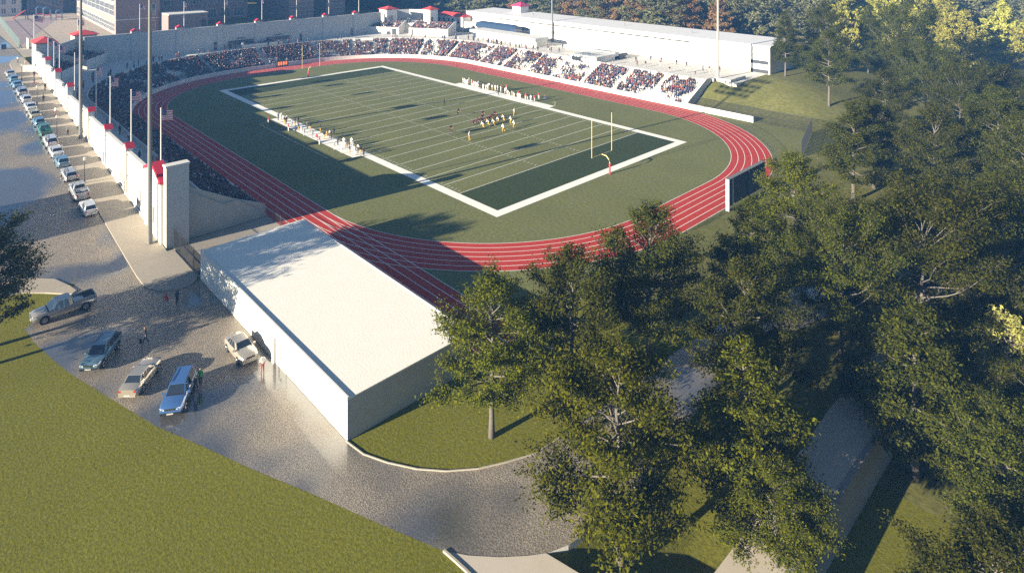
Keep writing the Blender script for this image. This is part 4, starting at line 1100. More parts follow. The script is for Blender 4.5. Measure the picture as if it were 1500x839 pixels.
# ------------------------------------------------------------------ people
def body_mesh(pose):
    """one continuous skinned figure facing +x, feet (or feet under the seat) at z=0; slots: skin, hair, top, bottom, shoes"""
    J = {}; E = []
    def j(n, x, y, z, r): J[n] = (Vector((x, y, z)), r)
    def e(a, b, tagm): E.append((a, b, tagm))
    pads = pose in ('line', 'ready', 'player')
    tz = 0.; tx = 0.; lean = 0.
    if pose in ('stand', 'walk', 'player'):
        P, lean = Vector((0, 0, .95)), (.02 if pose != 'walk' else .05)
        up = Vector((lean, 0, 1)).normalized()
    elif pose == 'sit':
        P = Vector((0, 0, .53)); up = Vector((.10, 0, 1)).normalized()
    elif pose == 'line':
        P = Vector((-.15, 0, .70)); up = Vector((.85, 0, .42)).normalized()
    elif pose == 'ready':
        P = Vector((-.12, 0, .80)); up = Vector((.5, 0, .85)).normalized()
    fw = Vector((up.z, 0, -up.x))
    def A(n, f, y, u, r): v = P + fw * f + up * u; j(n, v.x, y, v.z, r)
    A('pel', 0, 0, 0, .145); A('wai', .0, 0, .17, .125); A('che', .01, 0, .38, .165 if not pads else .185); A('nek', .0, 0, .55, .06)
    hv = P + up * .70 + Vector((.03, 0, .0)) if pose not in ('line',) else P + up * .62 + Vector((.02, 0, .16))
    J['hed'] = (hv - Vector((0, 0, .03)), .095 if not pads else .125); J['top'] = (hv + Vector((0, 0, .075)), .085 if not pads else .115)
    for a, b, t_ in (('pel', 'wai', 2), ('wai', 'che', 2), ('che', 'nek', 2), ('nek', 'hed', 0), ('hed', 'top', 1)): e(a, b, t_)
    for s, sd in ((1, 'l'), (-1, 'r')):
        A('sho' + sd, 0, s * (.18 if not pads else .215), .46, .065 if not pads else .095)
        sh = J['sho' + sd][0]
        if pose == 'walk': el = sh + Vector((-.10 * s, .05 * s, -.27)); wr = el + Vector((.12 - .06 * s, 0, -.22)); 
        elif pose == 'sit': el = sh + Vector((.08, .05 * s, -.27)); wr = el + Vector((.23, -.07 * s, -.03))
        elif pose == 'line': el = sh + Vector((.06, .05 * s, -.26)); wr = el + Vector((.06, 0, -.24)) if s < 0 else el + Vector((.2, -.05, -.05))
        elif pose == 'ready': el = sh + Vector((.08, .07 * s, -.26)); wr = el + Vector((.22, -.04 * s, -.06))
        else: el = sh + Vector((-.01, .05 * s, -.28)); wr = el + Vector((.06, .0, -.25))
        J['elb' + sd] = (el, .045); J['wri' + sd] = (wr, .032)
        dn = (wr - el).normalized(); J['han' + sd] = (wr + dn * .09, .036); J['fin' + sd] = (wr + dn * .16, .018)
        e('che', 'sho' + sd, 2); e('sho' + sd, 'elb' + sd, 2); e('elb' + sd, 'wri' + sd, 0 if not (pose == 'sit') else 2); e('wri' + sd, 'han' + sd, 0); e('han' + sd, 'fin' + sd, 0)
        hp = P + Vector((0, s * .09, -.05))
        if pose == 'walk': kn = Vector((.16 if s > 0 else -.02, s * .095, .50)); an = Vector((.22 if s > 0 else -.30, s * .09, .10 if s > 0 else .17))
        elif pose == 'sit': kn = hp + Vector((.42, s * .05, .03)); an = Vector((kn.x - .02, s * .14, .09))
        elif pose == 'line': kn = Vector((.12 - .12 * s, s * .18, .38)); an = Vector((-.28 - .14 * s, s * .18, .09))
        elif pose == 'ready': kn = Vector((.12, s * .2, .45)); an = Vector((-.14, s * .23, .09))
        elif pose == 'player': kn = Vector((.02, s * .13, .50)); an = Vector((-.02, s * .17, .09))
        else: kn = Vector((.015, s * .10, .50)); an = Vector((-.02, s * .11, .09))
        J['hip' + sd] = (hp, .098 if not pads else .115); J['kne' + sd] = (kn, .064); J['ank' + sd] = (an, .043)
        f_ = Vector((.14, .03 * s, 0)); J['toe' + sd] = (Vector((an.x + f_.x, an.y + f_.y, .045)), .04)
        e('pel', 'hip' + sd, 3); e('hip' + sd, 'kne' + sd, 3); e('kne' + sd, 'ank' + sd, 3); e('ank' + sd, 'toe' + sd, 4)
    bm = bmesh.new(); sk = bm.verts.layers.skin.verify(); V = {}
    for n, (v, r_) in J.items():
        b = bm.verts.new(v); b[sk].radius = (r_, r_ * (.78 if n in ('che', 'wai', 'pel') else 1)); V[n] = b
        b[sk].use_root = (n == 'pel')
    for a, b, t_ in E: bm.edges.new((V[a], V[b]))
    me = bpy.data.meshes.new('sk'); bm.to_mesh(me); bm.free()
    o = bpy.data.objects.new('sk', me); COL.objects.link(o)
    o.modifiers.new('s', 'SKIN'); sb_ = o.modifiers.new('b', 'SUBSURF'); sb_.levels = 1; sb_.render_levels = 1
    bpy.context.view_layer.update()
    dg = bpy.context.evaluated_depsgraph_get()
    out = bpy.data.meshes.new_from_object(o.evaluated_get(dg)); out.name = 'person_' + pose
    bpy.data.objects.remove(o); bpy.data.meshes.remove(me)
    segs = [(J[a][0], J[b][0], (J[a][1] + J[b][1]) / 2, t_) for a, b, t_ in E]
    mi = []
    hc = J['hed'][0]
    for p in out.polygons:
        c = p.center; best = None
        for a, b, r_, t_ in segs:
            d = b - a; u = max(0, min(1, (c - a).dot(d) / max(d.dot(d), 1e-9))); dist = (c - a - d * u).length / r_
            if best is None or dist < best[0]: best = (dist, t_)
        t_ = best[1]
        if t_ in (0, 1) and (c - hc).length < .24:
            if pads: t_ = 1 if not (c.x > hc.x + .07 and c.z < hc.z + .03) else 0
            else: t_ = 1 if (c.z > hc.z + .075 or (c.x < hc.x - .015 and c.z > hc.z - .06)) else 0
        mi.append(t_)
    for m in (SKIN, HAIR, cloth((.1, .1, .12)), cloth((.05, .05, .07)), SHOE): out.materials.append(m)
    out.polygons.foreach_set('material_index', mi); out.polygons.foreach_set('use_smooth', [True] * len(mi)); out.update()
    return out
BODY = {p: body_mesh(p) for p in ('stand', 'walk', 'sit', 'line', 'ready', 'player')}
NAVY, BLACK, WHT, GREY = (.03, .04, .09), (.015, .015, .018), (.72, .70, .66), (.3, .3, .32)
REDC, GOLD, MARO, GREEN, TAN, BLUE = (.42, .04, .05), (.58, .36, .05), (.10, .016, .025), (.04, .30, .09), (.4, .3, .2), (.06, .12, .3)
CN = {NAVY: 'navy', BLACK: 'black', WHT: 'white', GREY: 'grey', REDC: 'red', GOLD: 'yellow', MARO: 'maroon', GREEN: 'green', TAN: 'tan', BLUE: 'blue'}
NP = [0]
def person(pose, x, y, z, head, top, bot, label, group=None, hair=None, skin=None, sc=1., sleeves=None):
    o = bpy.data.objects.new('person', BODY[pose]); COL.objects.link(o)
    o.location = (x, y, z); o.rotation_euler = (0, 0, R(head)); o.scale = (sc, sc, sc)
    for i, m in ((0, skin or (SKIN2 if RNG.random() < .35 else SKIN)), (1, cloth(hair) if hair else HAIR), (2, cloth(top)), (3, cloth(bot))):
        o.material_slots[i].link = 'OBJECT'; o.material_slots[i].material = m
    tag(o, label, 'person', group); NP[0] += 1
    return o
person('walk', -49.1, 68.4, .02, 100, REDC, GREY, 'person in a red top walking in front of the long white wall')
person('stand', -49.0, 67.3, .02, -150, NAVY, BLACK, 'person in dark clothes standing beside the red topped walker')
person('walk', -54.5, 71.8, .02, 60, BLACK, NAVY, 'person in a black shirt walking alone across the middle of the wet car park')
bag = MB(); bag.box(-54.55, -54.2, 72.15, 72.3, .25, .62); bag.tube([(-54.5, 72.22, .62), (-54.46, 72.22, .72), (-54.29, 72.22, .72), (-54.25, 72.22, .62)], .015, 5)
tag(bag.build('shoulder_bag', cloth(BLACK)), 'small black bag carried by the lone walker in the car park', 'bag')
person('walk', -65.75, 70.65, .02, -150, BLACK, NAVY, 'person in dark clothes walking right beside the bright blue estate car')
person('walk', -64.95, 70.0, .02, -30, GREEN, NAVY, 'person in a bright green shirt walking past the bright blue estate car', hair=(.3, .22, .12))
person('stand', -66.9, 65.1, .02, 0, WHT, REDC, 'person in a white vest and red shorts beside the silver beige saloon')
walkers = [(88.2, 66.6, 'walk', WHT, NAVY, 'person in white at the very top of the pavement'), (81.1, 65.9, 'walk', TAN, TAN, 'person in tan clothes near the top gate tower'), (65.6, 65.9, 'stand', MARO, NAVY, 'person in a maroon top on the upper pavement'),
           (57.5, 66.9, 'walk', NAVY, REDC, 'person in navy just below the maroon topped walker'), (51.3, 65.7, 'stand', BLACK, NAVY, 'person in black close to the white street wall'), (41.6, 67.3, 'stand', BLACK, BLACK, 'person in black mid pavement between two street lamps'),
           (31.4, 66.7, 'walk', WHT, REDC, 'person in white and red half way down the pavement'), (17.7, 66.8, 'stand', GREY, BLACK, 'person in grey standing by the second floodlight mast')]
for x, y, p, a, b, lab in walkers: person(p, x, y, zs(x) + .13, RNG.uniform(-180, 180), a, b, lab, 'people on the street pavement')
# left concourse
for i, (x, y, p, a) in enumerate([(-10.0, 61.6, 'stand', BLACK), (-13.8, 60.7, 'stand', NAVY), (-15.0, 60.2, 'walk', REDC), (-14.2, 59.9, 'stand', BLACK), (-18.6, 60.6, 'stand', NAVY), (8.5, 60.3, 'walk', BLACK), (3.0, 60.1, 'stand', WHT), (12.0, 61.2, 'stand', BLACK), (15.0, 61.0, 'walk', NAVY), (26, 61.5, 'stand', NAVY), (28, 60.8, 'stand', BLACK), (52, 60.5, 'stand', REDC), (58, 59.5, 'stand', BLACK), (60, 57.0, 'walk', NAVY)]):
    person(p, x, y, CC, RNG.uniform(-180, 180), a, BLACK, 'person in %s on the near concourse, %s from the white end pier' % (CN[a], WORD[i]), 'people on the near concourse')
NEAR = [(16.2,27.1,'n'),(16.6,26.2,'y'),(12.3,27.4,'y'),(13.6,26.2,'y'),(9.0,27.2,'g'),(6.3,29.2,'r'),(9.6,26.2,'y'),(10.3,25.2,'m'),(5.3,27.4,'y'),(3.7,28.8,'n'),(9.5,25.3,'y'),(1.0,28.2,'w'),(5.1,25.5,'g'),(3.6,25.6,'y'),(-1.6,27.7,'g'),(1.1,24.5,'y'),(-4.8,28.3,'r'),(-6.9,28.8,'r'),(-4.2,26.4,'y'),(-2.3,24.8,'y'),(-4.8,25.1,'m'),(-2.4,23.2,'d'),(-11.9,28.2,'w'),(-9.7,26.3,'n'),(-8.2,24.4,'d'),(-14.7,28.2,'w'),(-13.2,26.6,'g'),(-12.2,25.6,'y'),(-16.3,27.4,'y'),(-12.0,24.5,'w'),(-17.2,26.8,'w'),(-16.5,25.7,'y'),(-18.0,26.0,'y'),(-18.9,25.9,'m'),(14.8,30.0,'r'),(12.1,27.1,'m'),(2.9,27.9,'w'),(-4.1,25.1,'y'),(-10.9,25.6,'w'),(-14.6,25.7,'w')]
FAR = [(17.2,-27.9,'w'),(16.4,-27.8,'w'),(14.6,-26.9,'w'),(14.8,-27.6,'w'),(16.0,-29.2,'w'),(13.5,-28.0,'w'),(12.3,-27.5,'r'),(11.6,-27.3,'w'),(10.8,-27.3,'w'),(9.1,-26.4,'w'),(10.8,-28.2,'w'),(8.3,-27.2,'d'),(7.1,-26.8,'w'),(8.7,-28.6,'d'),(5.7,-26.5,'w'),(6.3,-27.7,'w'),(6.9,-28.8,'w'),(5.0,-28.2,'y'),(6.0,-29.7,'r'),(3.9,-28.4,'w'),(3.0,-28.5,'w'),(-0.4,-25.6,'d'),(1.6,-28.3,'w'),(2.8,-29.6,'r'),(-0.5,-28.0,'w'),(2.3,-31.0,'r'),(-2.9,-26.6,'w'),(-4.8,-25.5,'w'),(-4.5,-26.7,'w'),(-6.0,-25.9,'w'),(-5.6,-27.9,'r'),(-7.1,-26.3,'w'),(-7.8,-26.3,'w'),(-8.8,-27.4,'r'),(-11.4,-25.6,'w'),(-11.2,-26.9,'w'),(-9.8,-28.4,'d'),(-11.8,-27.5,'r'),(-10.8,-30.2,'r'),(-13.7,-29.5,'n')]
CM = {'n': (NAVY, NAVY), 'y': (WHT, GOLD), 'g': (GREY, GREY), 'r': (REDC, WHT), 'm': (MARO, BLACK), 'w': (WHT, WHT), 'd': (BLACK, BLACK)}
TENS = {20: 'twentieth', 30: 'thirtieth', 40: 'fortieth'}
def ordw(i):
    if i <= 20: return WORD[i - 1]
    if i % 10 == 0: return TENS[i]
    return {2: 'twenty', 3: 'thirty', 4: 'forty'}[i // 10] + ' ' + WORD[i % 10 - 1]
for nm, rows, hd in (('nearer', NEAR, -90), ('farther', FAR, 90)):
    rows = sorted(rows, key=lambda q: -q[0])
    for i, (x, y, k) in enumerate(rows):
        a, b = CM[k]
        if k == 'y' and i % 3: a = NAVY if i % 2 else BLACK
        if k == 'w' and nm == 'nearer' and i % 2: a = GREY
        person('player' if k in 'ywm' and RNG.random() < .8 else 'stand', x, y, .012, hd + RNG.uniform(-60, 60), a, b,
               'person in %s on the %s sideline, %s from far end' % (CN[a] if a == b else CN[a] + ' with ' + CN[b] + ' legs' if b in (GOLD, BLACK) else CN[a], nm, ordw(i + 1)), 'people along the %s sideline' % nm,
               hair=(WHT if k == 'w' else (.03, .03, .03)) if k in 'ywm' else None)
PLAY = [(-17.3,-2.5,'m'),(-16.9,-3.8,'m'),(-16.8,-4.8,'m'),(-16.3,-6.0,'m'),(-17.2,-5.4,'m'),(-17.2,-6.8,'m'),(-17.1,-7.6,'m'),(-16.1,-8.8,'m'),(-16.0,-9.9,'m'),(-17.3,-9.3,'m'),(-13.9,-8.2,'m'),(-20.3,-2.9,'w'),(-19.8,-4.9,'w'),(-20.4,-6.0,'w'),(-19.9,-7.8,'w'),(-19.4,-9.9,'w'),(-22.3,-9.4,'w'),(-25.1,-7.7,'w'),(-25.6,-4.0,'w'),(-25.5,5.3,'W'),(-18.5,-14.1,'W'),(-8.6,-5.2,'M'),(-18.2,4.6,'M')]
ni = {'m': 0, 'w': 0}
ord_p = sorted(range(len(PLAY)), key=lambda i: -PLAY[i][1])
for i in ord_p:
    x, y, k = PLAY[i]; kk_ = k.lower(); ni[kk_] += 1
    mar = kk_ == 'm'
    if mar: pose = 'line' if k == 'm' and x < -15 and RNG.random() < .75 else 'ready'
    else: pose = 'line' if k == 'w' and x > -21 else ('player' if k == 'W' else 'ready')
    person(pose, x, y, .012, (180 if mar else 0) + RNG.uniform(-12, 12), MARO if mar else WHT, (BLACK if i % 3 == 0 else MARO) if mar else GOLD,
           'player in %s, %s from the nearer sideline' % ('maroon kit on the field' if mar else 'white and yellow on the field', ordw(ni[kk_])), 'players on the field', hair=(.05, .012, .015) if mar else (.4, .25, .04), sc=1.16)
person('walk', .7, -8.4, .012, 190, BLACK, BLACK, 'person in all black standing behind the maroon players, deepest on the field')

# ------------------------------------------------------------------ spectators: nearest as people, the rest one crowd
CAMP = np.array([-126.672, 89.864, 40.126])
pal = [(NAVY, 30), ((.02, .025, .05), 24), (BLACK, 14), ((.05, .06, .12), 12), ((.30, .05, .05), 4), ((.16, .045, .05), 8), (MARO, 7), (GREY, 5), (WHT, 3), (TAN, 3), ((.22, .11, .06), 4), ((.05, .08, .17), 4)]
pw = np.array([p[1] for p in pal], float); pw /= pw.sum()
def blob(x, y, s, seed):
    from mathutils import noise as nz
    return nz.noise(Vector((x * s + seed, y * s - seed, seed * .37)))
SEATS = []
def near_aisle(px, py):
    for c, n_ in AIS:
        dx, dy = px - c[0], py - c[1]
        d = dx * n_[0] + dy * n_[1]
        if 3 < d < 19 and abs(-dx * n_[1] + dy * n_[0]) < .72: return True
    return False
for r_ in range(ROWS):
    d = D0 + DEP * r_ + .48; z = Z0 + RISE * r_
    pts = [((x, 43. + d), -PI / 2) for x in np.arange(XL + .5, XS, .56)]
    for a0, a1, cy_ in ((PI / 2, 0, YN), (0, -PI / 2, YF)):
        st_ = .56 / (RC + d)
        pts += [((XS + (RC + d) * math.cos(a), cy_ + (RC + d) * math.sin(a)), a + PI) for a in np.arange(a0, a1, -st_)]
        if cy_ == YN: pts += [((XS + RC + d, y), PI) for y in np.arange(YN - .3, YF, -.56)]
    pts += [((x, -42. - d), PI / 2) for x in np.arange(XS, XR + .6, -.56)]
    for (p, yaw) in pts:
        x, y = p
        if near_aisle(x, y): continue
        if y < -40 and -8.2 < x < 2.8 and r_ > 7: continue
        dens = .93
        if y > 20: dens = .97
        b = blob(x, y, .16, 3.3) + .5 * blob(x, y, .5, 9.1)
        if (y < 22 or x > 60) and b > .25: dens = .22
        if y < -35 and x < 30 and b > .12: dens = .18
        if RNG.random() > dens: continue
        SEATS.append((x, y, z, yaw, 'low', r_))
for (p, yaw) in UP:
    b = blob(p[0], p[1], .3, 5.5)
    if RNG.random() < (.9 if b < .15 else .3): SEATS.append((p[0], p[1], p[2], yaw, 'up', 0))
SA = np.array([s[:3] for s in SEATS]); dist = np.linalg.norm(SA - CAMP, axis=1)
order = np.argsort(dist)
NSEAT = 130
ind = set(order[:NSEAT].tolist())
rowname = ['front', 'second', 'third', 'fourth', 'fifth', 'sixth', 'seventh', 'eighth', 'ninth', 'top']
for i in sorted(ind):
    x, y, z, yaw, _, r_ = SEATS[i]
    c = pal[RNG.choice(len(pal), p=pw)][0]
    nmc = CN.get(c, 'dark blue' if c[2] > c[0] else 'rust red')
    person('sit', x - .05 * math.cos(yaw), y - .05 * math.sin(yaw), z, math.degrees(yaw) + RNG.uniform(-15, 15), c, [BLACK, NAVY, GREY][RNG.integers(3)],
           'spectator in %s seated in the %s row beside the near end wall' % (nmc, rowname[r_]), 'spectators seated at the near end of the stand')
def boxv(x0, x1, y0, y1, z0, z1, t=1.):
    cx_, cy_ = (x0 + x1) / 2, (y0 + y1) / 2
    v = []
    for z, s in ((z0, 1.), (z1, t)):
        for x, y in ((x0, y0), (x1, y0), (x1, y1), (x0, y1)): v.append((cx_ + (x - cx_) * s, cy_ + (y - cy_) * s, z))
    return v
BF = [(0, 3, 2, 1), (4, 5, 6, 7), (0, 1, 5, 4), (1, 2, 6, 5), (2, 3, 7, 6), (3, 0, 4, 7)]
def template(seated):
    if seated:
        bs = [(boxv(-.12, .14, -.21, .21, .42, 1.0, .85), 0), (boxv(-.05, .16, -.085, .085, 1.03, 1.19, 1.0), 1), (boxv(-.08, .12, -.10, .10, 1.17, 1.29, .75), 2), (boxv(.08, .55, -.19, .19, .40, .56, .9), 3), (boxv(.42, .55, -.17, .17, .02, .42, 1.), 3), (boxv(.05, .34, -.27, .27, .62, .74, .8), 0)]
    else:
        bs = [(boxv(-.12, .12, -.2, .2, .88, 1.45, .9), 0), (boxv(-.08, .12, -.08, .08, 1.48, 1.64), 1), (boxv(-.1, .1, -.1, .1, 1.62, 1.76, .75), 2), (boxv(-.09, .09, -.17, -.02, .0, .9, 1.1), 3), (boxv(-.09, .09, .02, .17, .0, .9, 1.1), 3), (boxv(-.08, .08, -.28, .28, .85, 1.35, .85), 0)]
    V = np.array([v for b, _ in bs for v in b]); F = np.array([[i + 8 * k for i in f] for k in range(len(bs)) for f in BF]); T = np.array([t for _, t in bs for _ in range(8)])
    return V, F, T
def crowd_mesh(name, people, seated, m):
    V, F, T = template(seated); n = len(people); nv = len(V)
    P = np.array([p[:3] for p in people]); yaw = np.array([p[3] for p in people]) + RNG.normal(0, .25, n)
    sc = RNG.uniform(.88, 1.08, n); ln = RNG.normal(.03, .05, n)
    VV = np.repeat(V[None], n, 0) * sc[:, None, None]
    VV[:, :, 0] += ln[:, None] * VV[:, :, 2]
    c, s = np.cos(yaw)[:, None], np.sin(yaw)[:, None]
    X = VV[:, :, 0] * c - VV[:, :, 1] * s + P[:, 0:1]; Y = VV[:, :, 0] * s + VV[:, :, 1] * c + P[:, 1:2]; Z = VV[:, :, 2] + P[:, 2:3]
    vs = np.stack([X, Y, Z], -1).reshape(-1, 3)
    fs = (F[None] + (np.arange(n) * nv)[:, None, None]).reshape(-1, 4)
    top = np.array([p[0] for p in pal])[RNG.choice(len(pal), n, p=pw)]
    skin = np.array([(.42, .26, .19), (.17, .09, .06)])[(RNG.random(n) < .35).astype(int)]
    hair = np.array([(.02, .016, .014), (.06, .035, .02), (.35, .04, .05), (.5, .5, .5)])[RNG.choice(4, n, p=[.62, .2, .1, .08])]
    leg = np.array([(.02, .025, .05), (.02, .02, .02), (.18, .16, .14), (.05, .07, .13)])[RNG.choice(4, n)]
    C = np.stack([top, skin, hair, leg], 1)[:, T]
    C = np.concatenate([C, np.ones((n, nv, 1))], -1).reshape(-1).astype(np.float32)
    me = bpy.data.meshes.new(name); me.from_pydata(vs.tolist(), [], fs.tolist())
    at = me.color_attributes.new('clothing', 'FLOAT_COLOR', 'POINT'); at.data.foreach_set('color', C)
    me.materials.append(m); me.update()
    o = bpy.data.objects.new(name, me); COL.objects.link(o); return o
CRM, ntc, bc = new_mat('crowd_clothing'); av = ntc.nodes.new('ShaderNodeAttribute'); av.attribute_name = 'clothing'; ntc.links.new(av.outputs['Color'], bc.inputs['Base Color']); bc.inputs['Roughness'].default_value = .9
rest = [SEATS[i] for i in range(len(SEATS)) if i not in ind]
o = crowd_mesh('crowd', [(s[0] - .05 * math.cos(s[3]), s[1] - .05 * math.sin(s[3]), s[2], s[3]) for s in rest], True, CRM)
tag(o, 'packed mass of seated spectators filling the horseshoe stand', 'crowd', kind='stuff')
st_people = []
for x in np.arange(-40, 56, .9):
    if RNG.random() < .55:
        y = RNG.uniform(-63.5, -60.2) if x > 22 else RNG.uniform(-75, -60.5)
        if -8.5 < x < 12.5 and y < -57: continue
        st_people.append((x, y, CC, RNG.uniform(0, 6.28)))
for i in range(46):
    a = RNG.uniform(-PI / 2, PI / 2); r_ = RC + RNG.uniform(DP + .9, DP + 5)
    x, y = XS + r_ * math.cos(a), (YN if a > 0 else YF) + r_ * math.sin(a)
    if x < 90: st_people.append((x, y, CC, RNG.uniform(0, 6.28)))
for i in range(16): st_people.append((RNG.uniform(90.5, 94.2), RNG.uniform(-14, 12), CC, RNG.uniform(0, 6.28)))
for i in range(16): t_ = RNG.random(); st_people.append((80 + 13 * t_ + RNG.uniform(0, 1), -63 + 7.5 * t_ + RNG.uniform(-1, 1), 8.88, RNG.uniform(0, 6.28)))
rights = sorted([p for p in st_people if p[1] < -60 and p[0] < 22], key=lambda p: p[0])
keep = rights[:34]
for i, p in enumerate(keep):
    c = pal[RNG.choice(len(pal), p=pw)][0]
    person(['stand', 'walk'][i % 2], p[0], p[1], CC, math.degrees(p[3]), c, [BLACK, NAVY, GREY, WHT][RNG.integers(4)], 'person in %s on the far concourse, %s from its open end' % (CN.get(c, 'dark blue' if c[2] > c[0] else 'rust red'), ordw(i + 1)), 'people on the far concourse')
ks = set(id(p) for p in keep)
o = crowd_mesh('standing_crowd', [p for p in st_people if id(p) not in ks], False, CRM)
tag(o, 'scattered people standing on the far concourse behind the seats', 'crowd', kind='stuff')
print('PEOPLE', NP[0], 'CROWD', len(rest), len(st_people))
HAZE_D, SKY_S, SUN_S, EXPO = .00042, .05, 5, 1.85
# ------------------------------------------------------------------ trees
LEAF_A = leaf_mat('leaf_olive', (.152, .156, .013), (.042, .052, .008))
LEAF_B = leaf_mat('leaf_dark', (.100, .102, .013), (.028, .037, .009))  # darker leaf tone; on the right-hand grove trees it paints in their shade
LEAF_Y = leaf_mat('leaf_yellow', (.40, .36, .13), (.24, .23, .06))
LEAF_P = leaf_mat('leaf_pale_olive', (.48, .44, .10), (.22, .22, .05))
LEAF_O = leaf_mat('leaf_orange', (.34, .17, .08), (.16, .13, .05))
LEAF_G = leaf_mat('leaf_straw', (.30, .29, .14), (.10, .12, .05))
def tree_geo(seed, H_, Rw, cb=.22, shape='egg', limbs=38, leaves=13000, ls=.24, droop=.0, twigs=7, flat=.5, trunk_r=.26):
    rg = np.random.default_rng(seed)
    tr = MB(); tw = MB(); LP = []; LD = []
    path = [Vector((0, 0, -.3))]
    for i in range(1, 9):
        path.append(Vector((rg.normal(0, .10) * i / 4, rg.normal(0, .10) * i / 4, H_ * .96 * i / 8)))
    tr.tube(path, [trunk_r * (1.25 if i == 0 else (1 - .92 * i / 8)) + .015 for i in range(9)], 9)
    def at(t):
        f = t * 8 / .96; i = int(min(7, f)); return path[i].lerp(path[i + 1], min(1, f - i))
    az = rg.uniform(0, 6.28)
    total = 0; W = []
    for k in range(limbs):
        t = cb + (.95 - cb) * (k + rg.uniform(0, 1)) / limbs; u = (t - cb) / (.95 - cb)
        az += 2.4 + rg.normal(0, .25)
        if shape == 'egg': prof_ = (math.sin(PI * min(1, .22 + .78 * u) ** .85) ** .7) if u < .98 else .2
        elif shape == 'cone': prof_ = (1 - u) ** .75 * .9 + .1
        elif shape == 'spread': prof_ = .55 + .6 * math.sin(PI * (.15 + .8 * u))
        elif shape == 'col': prof_ = .45 + .55 * math.sin(PI * (.1 + .85 * u))
        ln = Rw * max(.16, prof_) * rg.uniform(.72, 1.12)
        elev = R(rg.uniform(-6, 16) + 52 * u ** 2 + (8 if shape == 'spread' else 0))
        d = Vector((math.cos(az) * math.cos(elev), math.sin(az) * math.cos(elev), math.sin(elev)))
        p = at(t); pts = [p]; n = 6
        for i in range(n):
            d = (d + Vector((rg.normal(0, .13), rg.normal(0, .13), rg.normal(.03 - droop, .09)))).normalized(); p = p + d * ln / n; pts.append(p)
        r0 = trunk_r * .30 * (1 - .6 * t) + .012
        tw.tube(pts, [r0 * (1 - .85 * i / n) + .006 for i in range(n + 1)], 5, cap=False)
        nt2 = max(3, int(twigs * ln / Rw + 1.5))
        for q in range(nt2):
            s = rg.uniform(.28, 1.) if q else 1.
            i = int(min(n - 1, s * n)); bp = pts[i].lerp(pts[i + 1], s * n - i)
            dd = (pts[i + 1] - pts[i]).normalized()
            side = rg.choice((-1, 1)) * R(rg.uniform(25, 75)) if q else 0
            dd = Matrix.Rotation(side, 3, 'Z') @ dd
            dd = (dd + Vector((0, 0, rg.uniform(-.15, .45)))).normalized()
            tl = ln * rg.uniform(.22, .46) * (1.15 - .5 * s) + .35
            tp_ = [bp]; pp = bp; m = 4
            for w_ in range(m):
                dd = (dd + Vector((rg.normal(0, .22), rg.normal(0, .22), rg.normal(0 - droop, .16)))).normalized(); pp = pp + dd * tl / m; tp_.append(pp)
            tw.tube(tp_, [r0 * .35 + .008, r0 * .26 + .007, .012, .009, .005], 3, cap=False)
            W.append((tp_, tl))
    tot = sum(w[1] for w in W)
    C = []
    for tp_, tl in W:
        n = max(6, int(leaves * tl / tot))
        f = rg.uniform(.1, 1.12, n) * 4
        i = np.clip(f.astype(int), 0, 3); A = np.array([tuple(v) for v in tp_])
        P = A[i] + (A[i + 1] - A[i]) * (f - i)[:, None]
        sd = .17 + .11 * tl
        P = P + rg.normal(0, 1, (n, 3)) * np.array([sd, sd, sd * flat])
        C.append(P)
    P = np.concatenate(C); n = len(P)
    P[:, 2] = np.maximum(P[:, 2], .5)
    nrm = rg.normal(0, 1, (n, 3)) * .75; nrm[:, 2] += .65
    out = P - np.array([0, 0, H_ * .5]); out /= np.linalg.norm(out, axis=1)[:, None] + 1e-6
    nrm += out * .55; nrm /= np.linalg.norm(nrm, axis=1)[:, None]
    rnd = rg.normal(0, 1, (n, 3)); a = np.cross(nrm, rnd); a /= np.linalg.norm(a, axis=1)[:, None] + 1e-6; b = np.cross(nrm, a)
    s = ls * rg.uniform(.6, 1.35, n)[:, None]
    q = np.stack([P - a * s * .62, P - b * s * .30 + nrm * s * .07, P + a * s * .62, P + b * s * .30 + nrm * s * .07], 1).reshape(-1, 3)
    me = bpy.data.meshes.new('crown'); nv = n * 4
    me.vertices.add(nv); me.vertices.foreach_set('co', q.astype(np.float32).ravel())
    me.loops.add(nv); me.loops.foreach_set('vertex_index', np.arange(nv, dtype=np.int32))
    me.polygons.add(n); me.polygons.foreach_set('loop_start', np.arange(0, nv, 4, dtype=np.int32)); me.polygons.foreach_set('loop_total', np.full(n, 4, dtype=np.int32))
    me.update(calc_edges=True)
    return tr.mesh('trunk', BARK, True), tw.mesh('limbs', TWIG, True), me
TP = {}
def proto(key, **kw): TP[key] = (tree_geo(**kw), kw['H_'], kw['Rw'])
proto('a', seed=11, H_=13.5, Rw=5.2, cb=.20, limbs=44, leaves=38000, ls=.19, twigs=10)
proto('b', seed=23, H_=13.5, Rw=5.0, cb=.26, limbs=42, leaves=36000, ls=.19, twigs=10)
proto('c', seed=35, H_=13., Rw=7.5, cb=.24, shape='spread', limbs=34, leaves=40000, ls=.2, twigs=11, flat=.3)
proto('d', seed=47, H_=15., Rw=4.6, cb=.22, shape='cone', limbs=46, leaves=32000, ls=.2, twigs=9)
proto('e', seed=59, H_=18., Rw=5.6, cb=.10, shape='col', limbs=44, leaves=9000, ls=.62, twigs=7)
proto('f', seed=61, H_=16., Rw=6.2, cb=.12, shape='egg', limbs=40, leaves=8000, ls=.66, twigs=7)
proto('g', seed=73, H_=8., Rw=2.2, cb=.10, shape='col', limbs=30, leaves=6000, ls=.24, twigs=6)
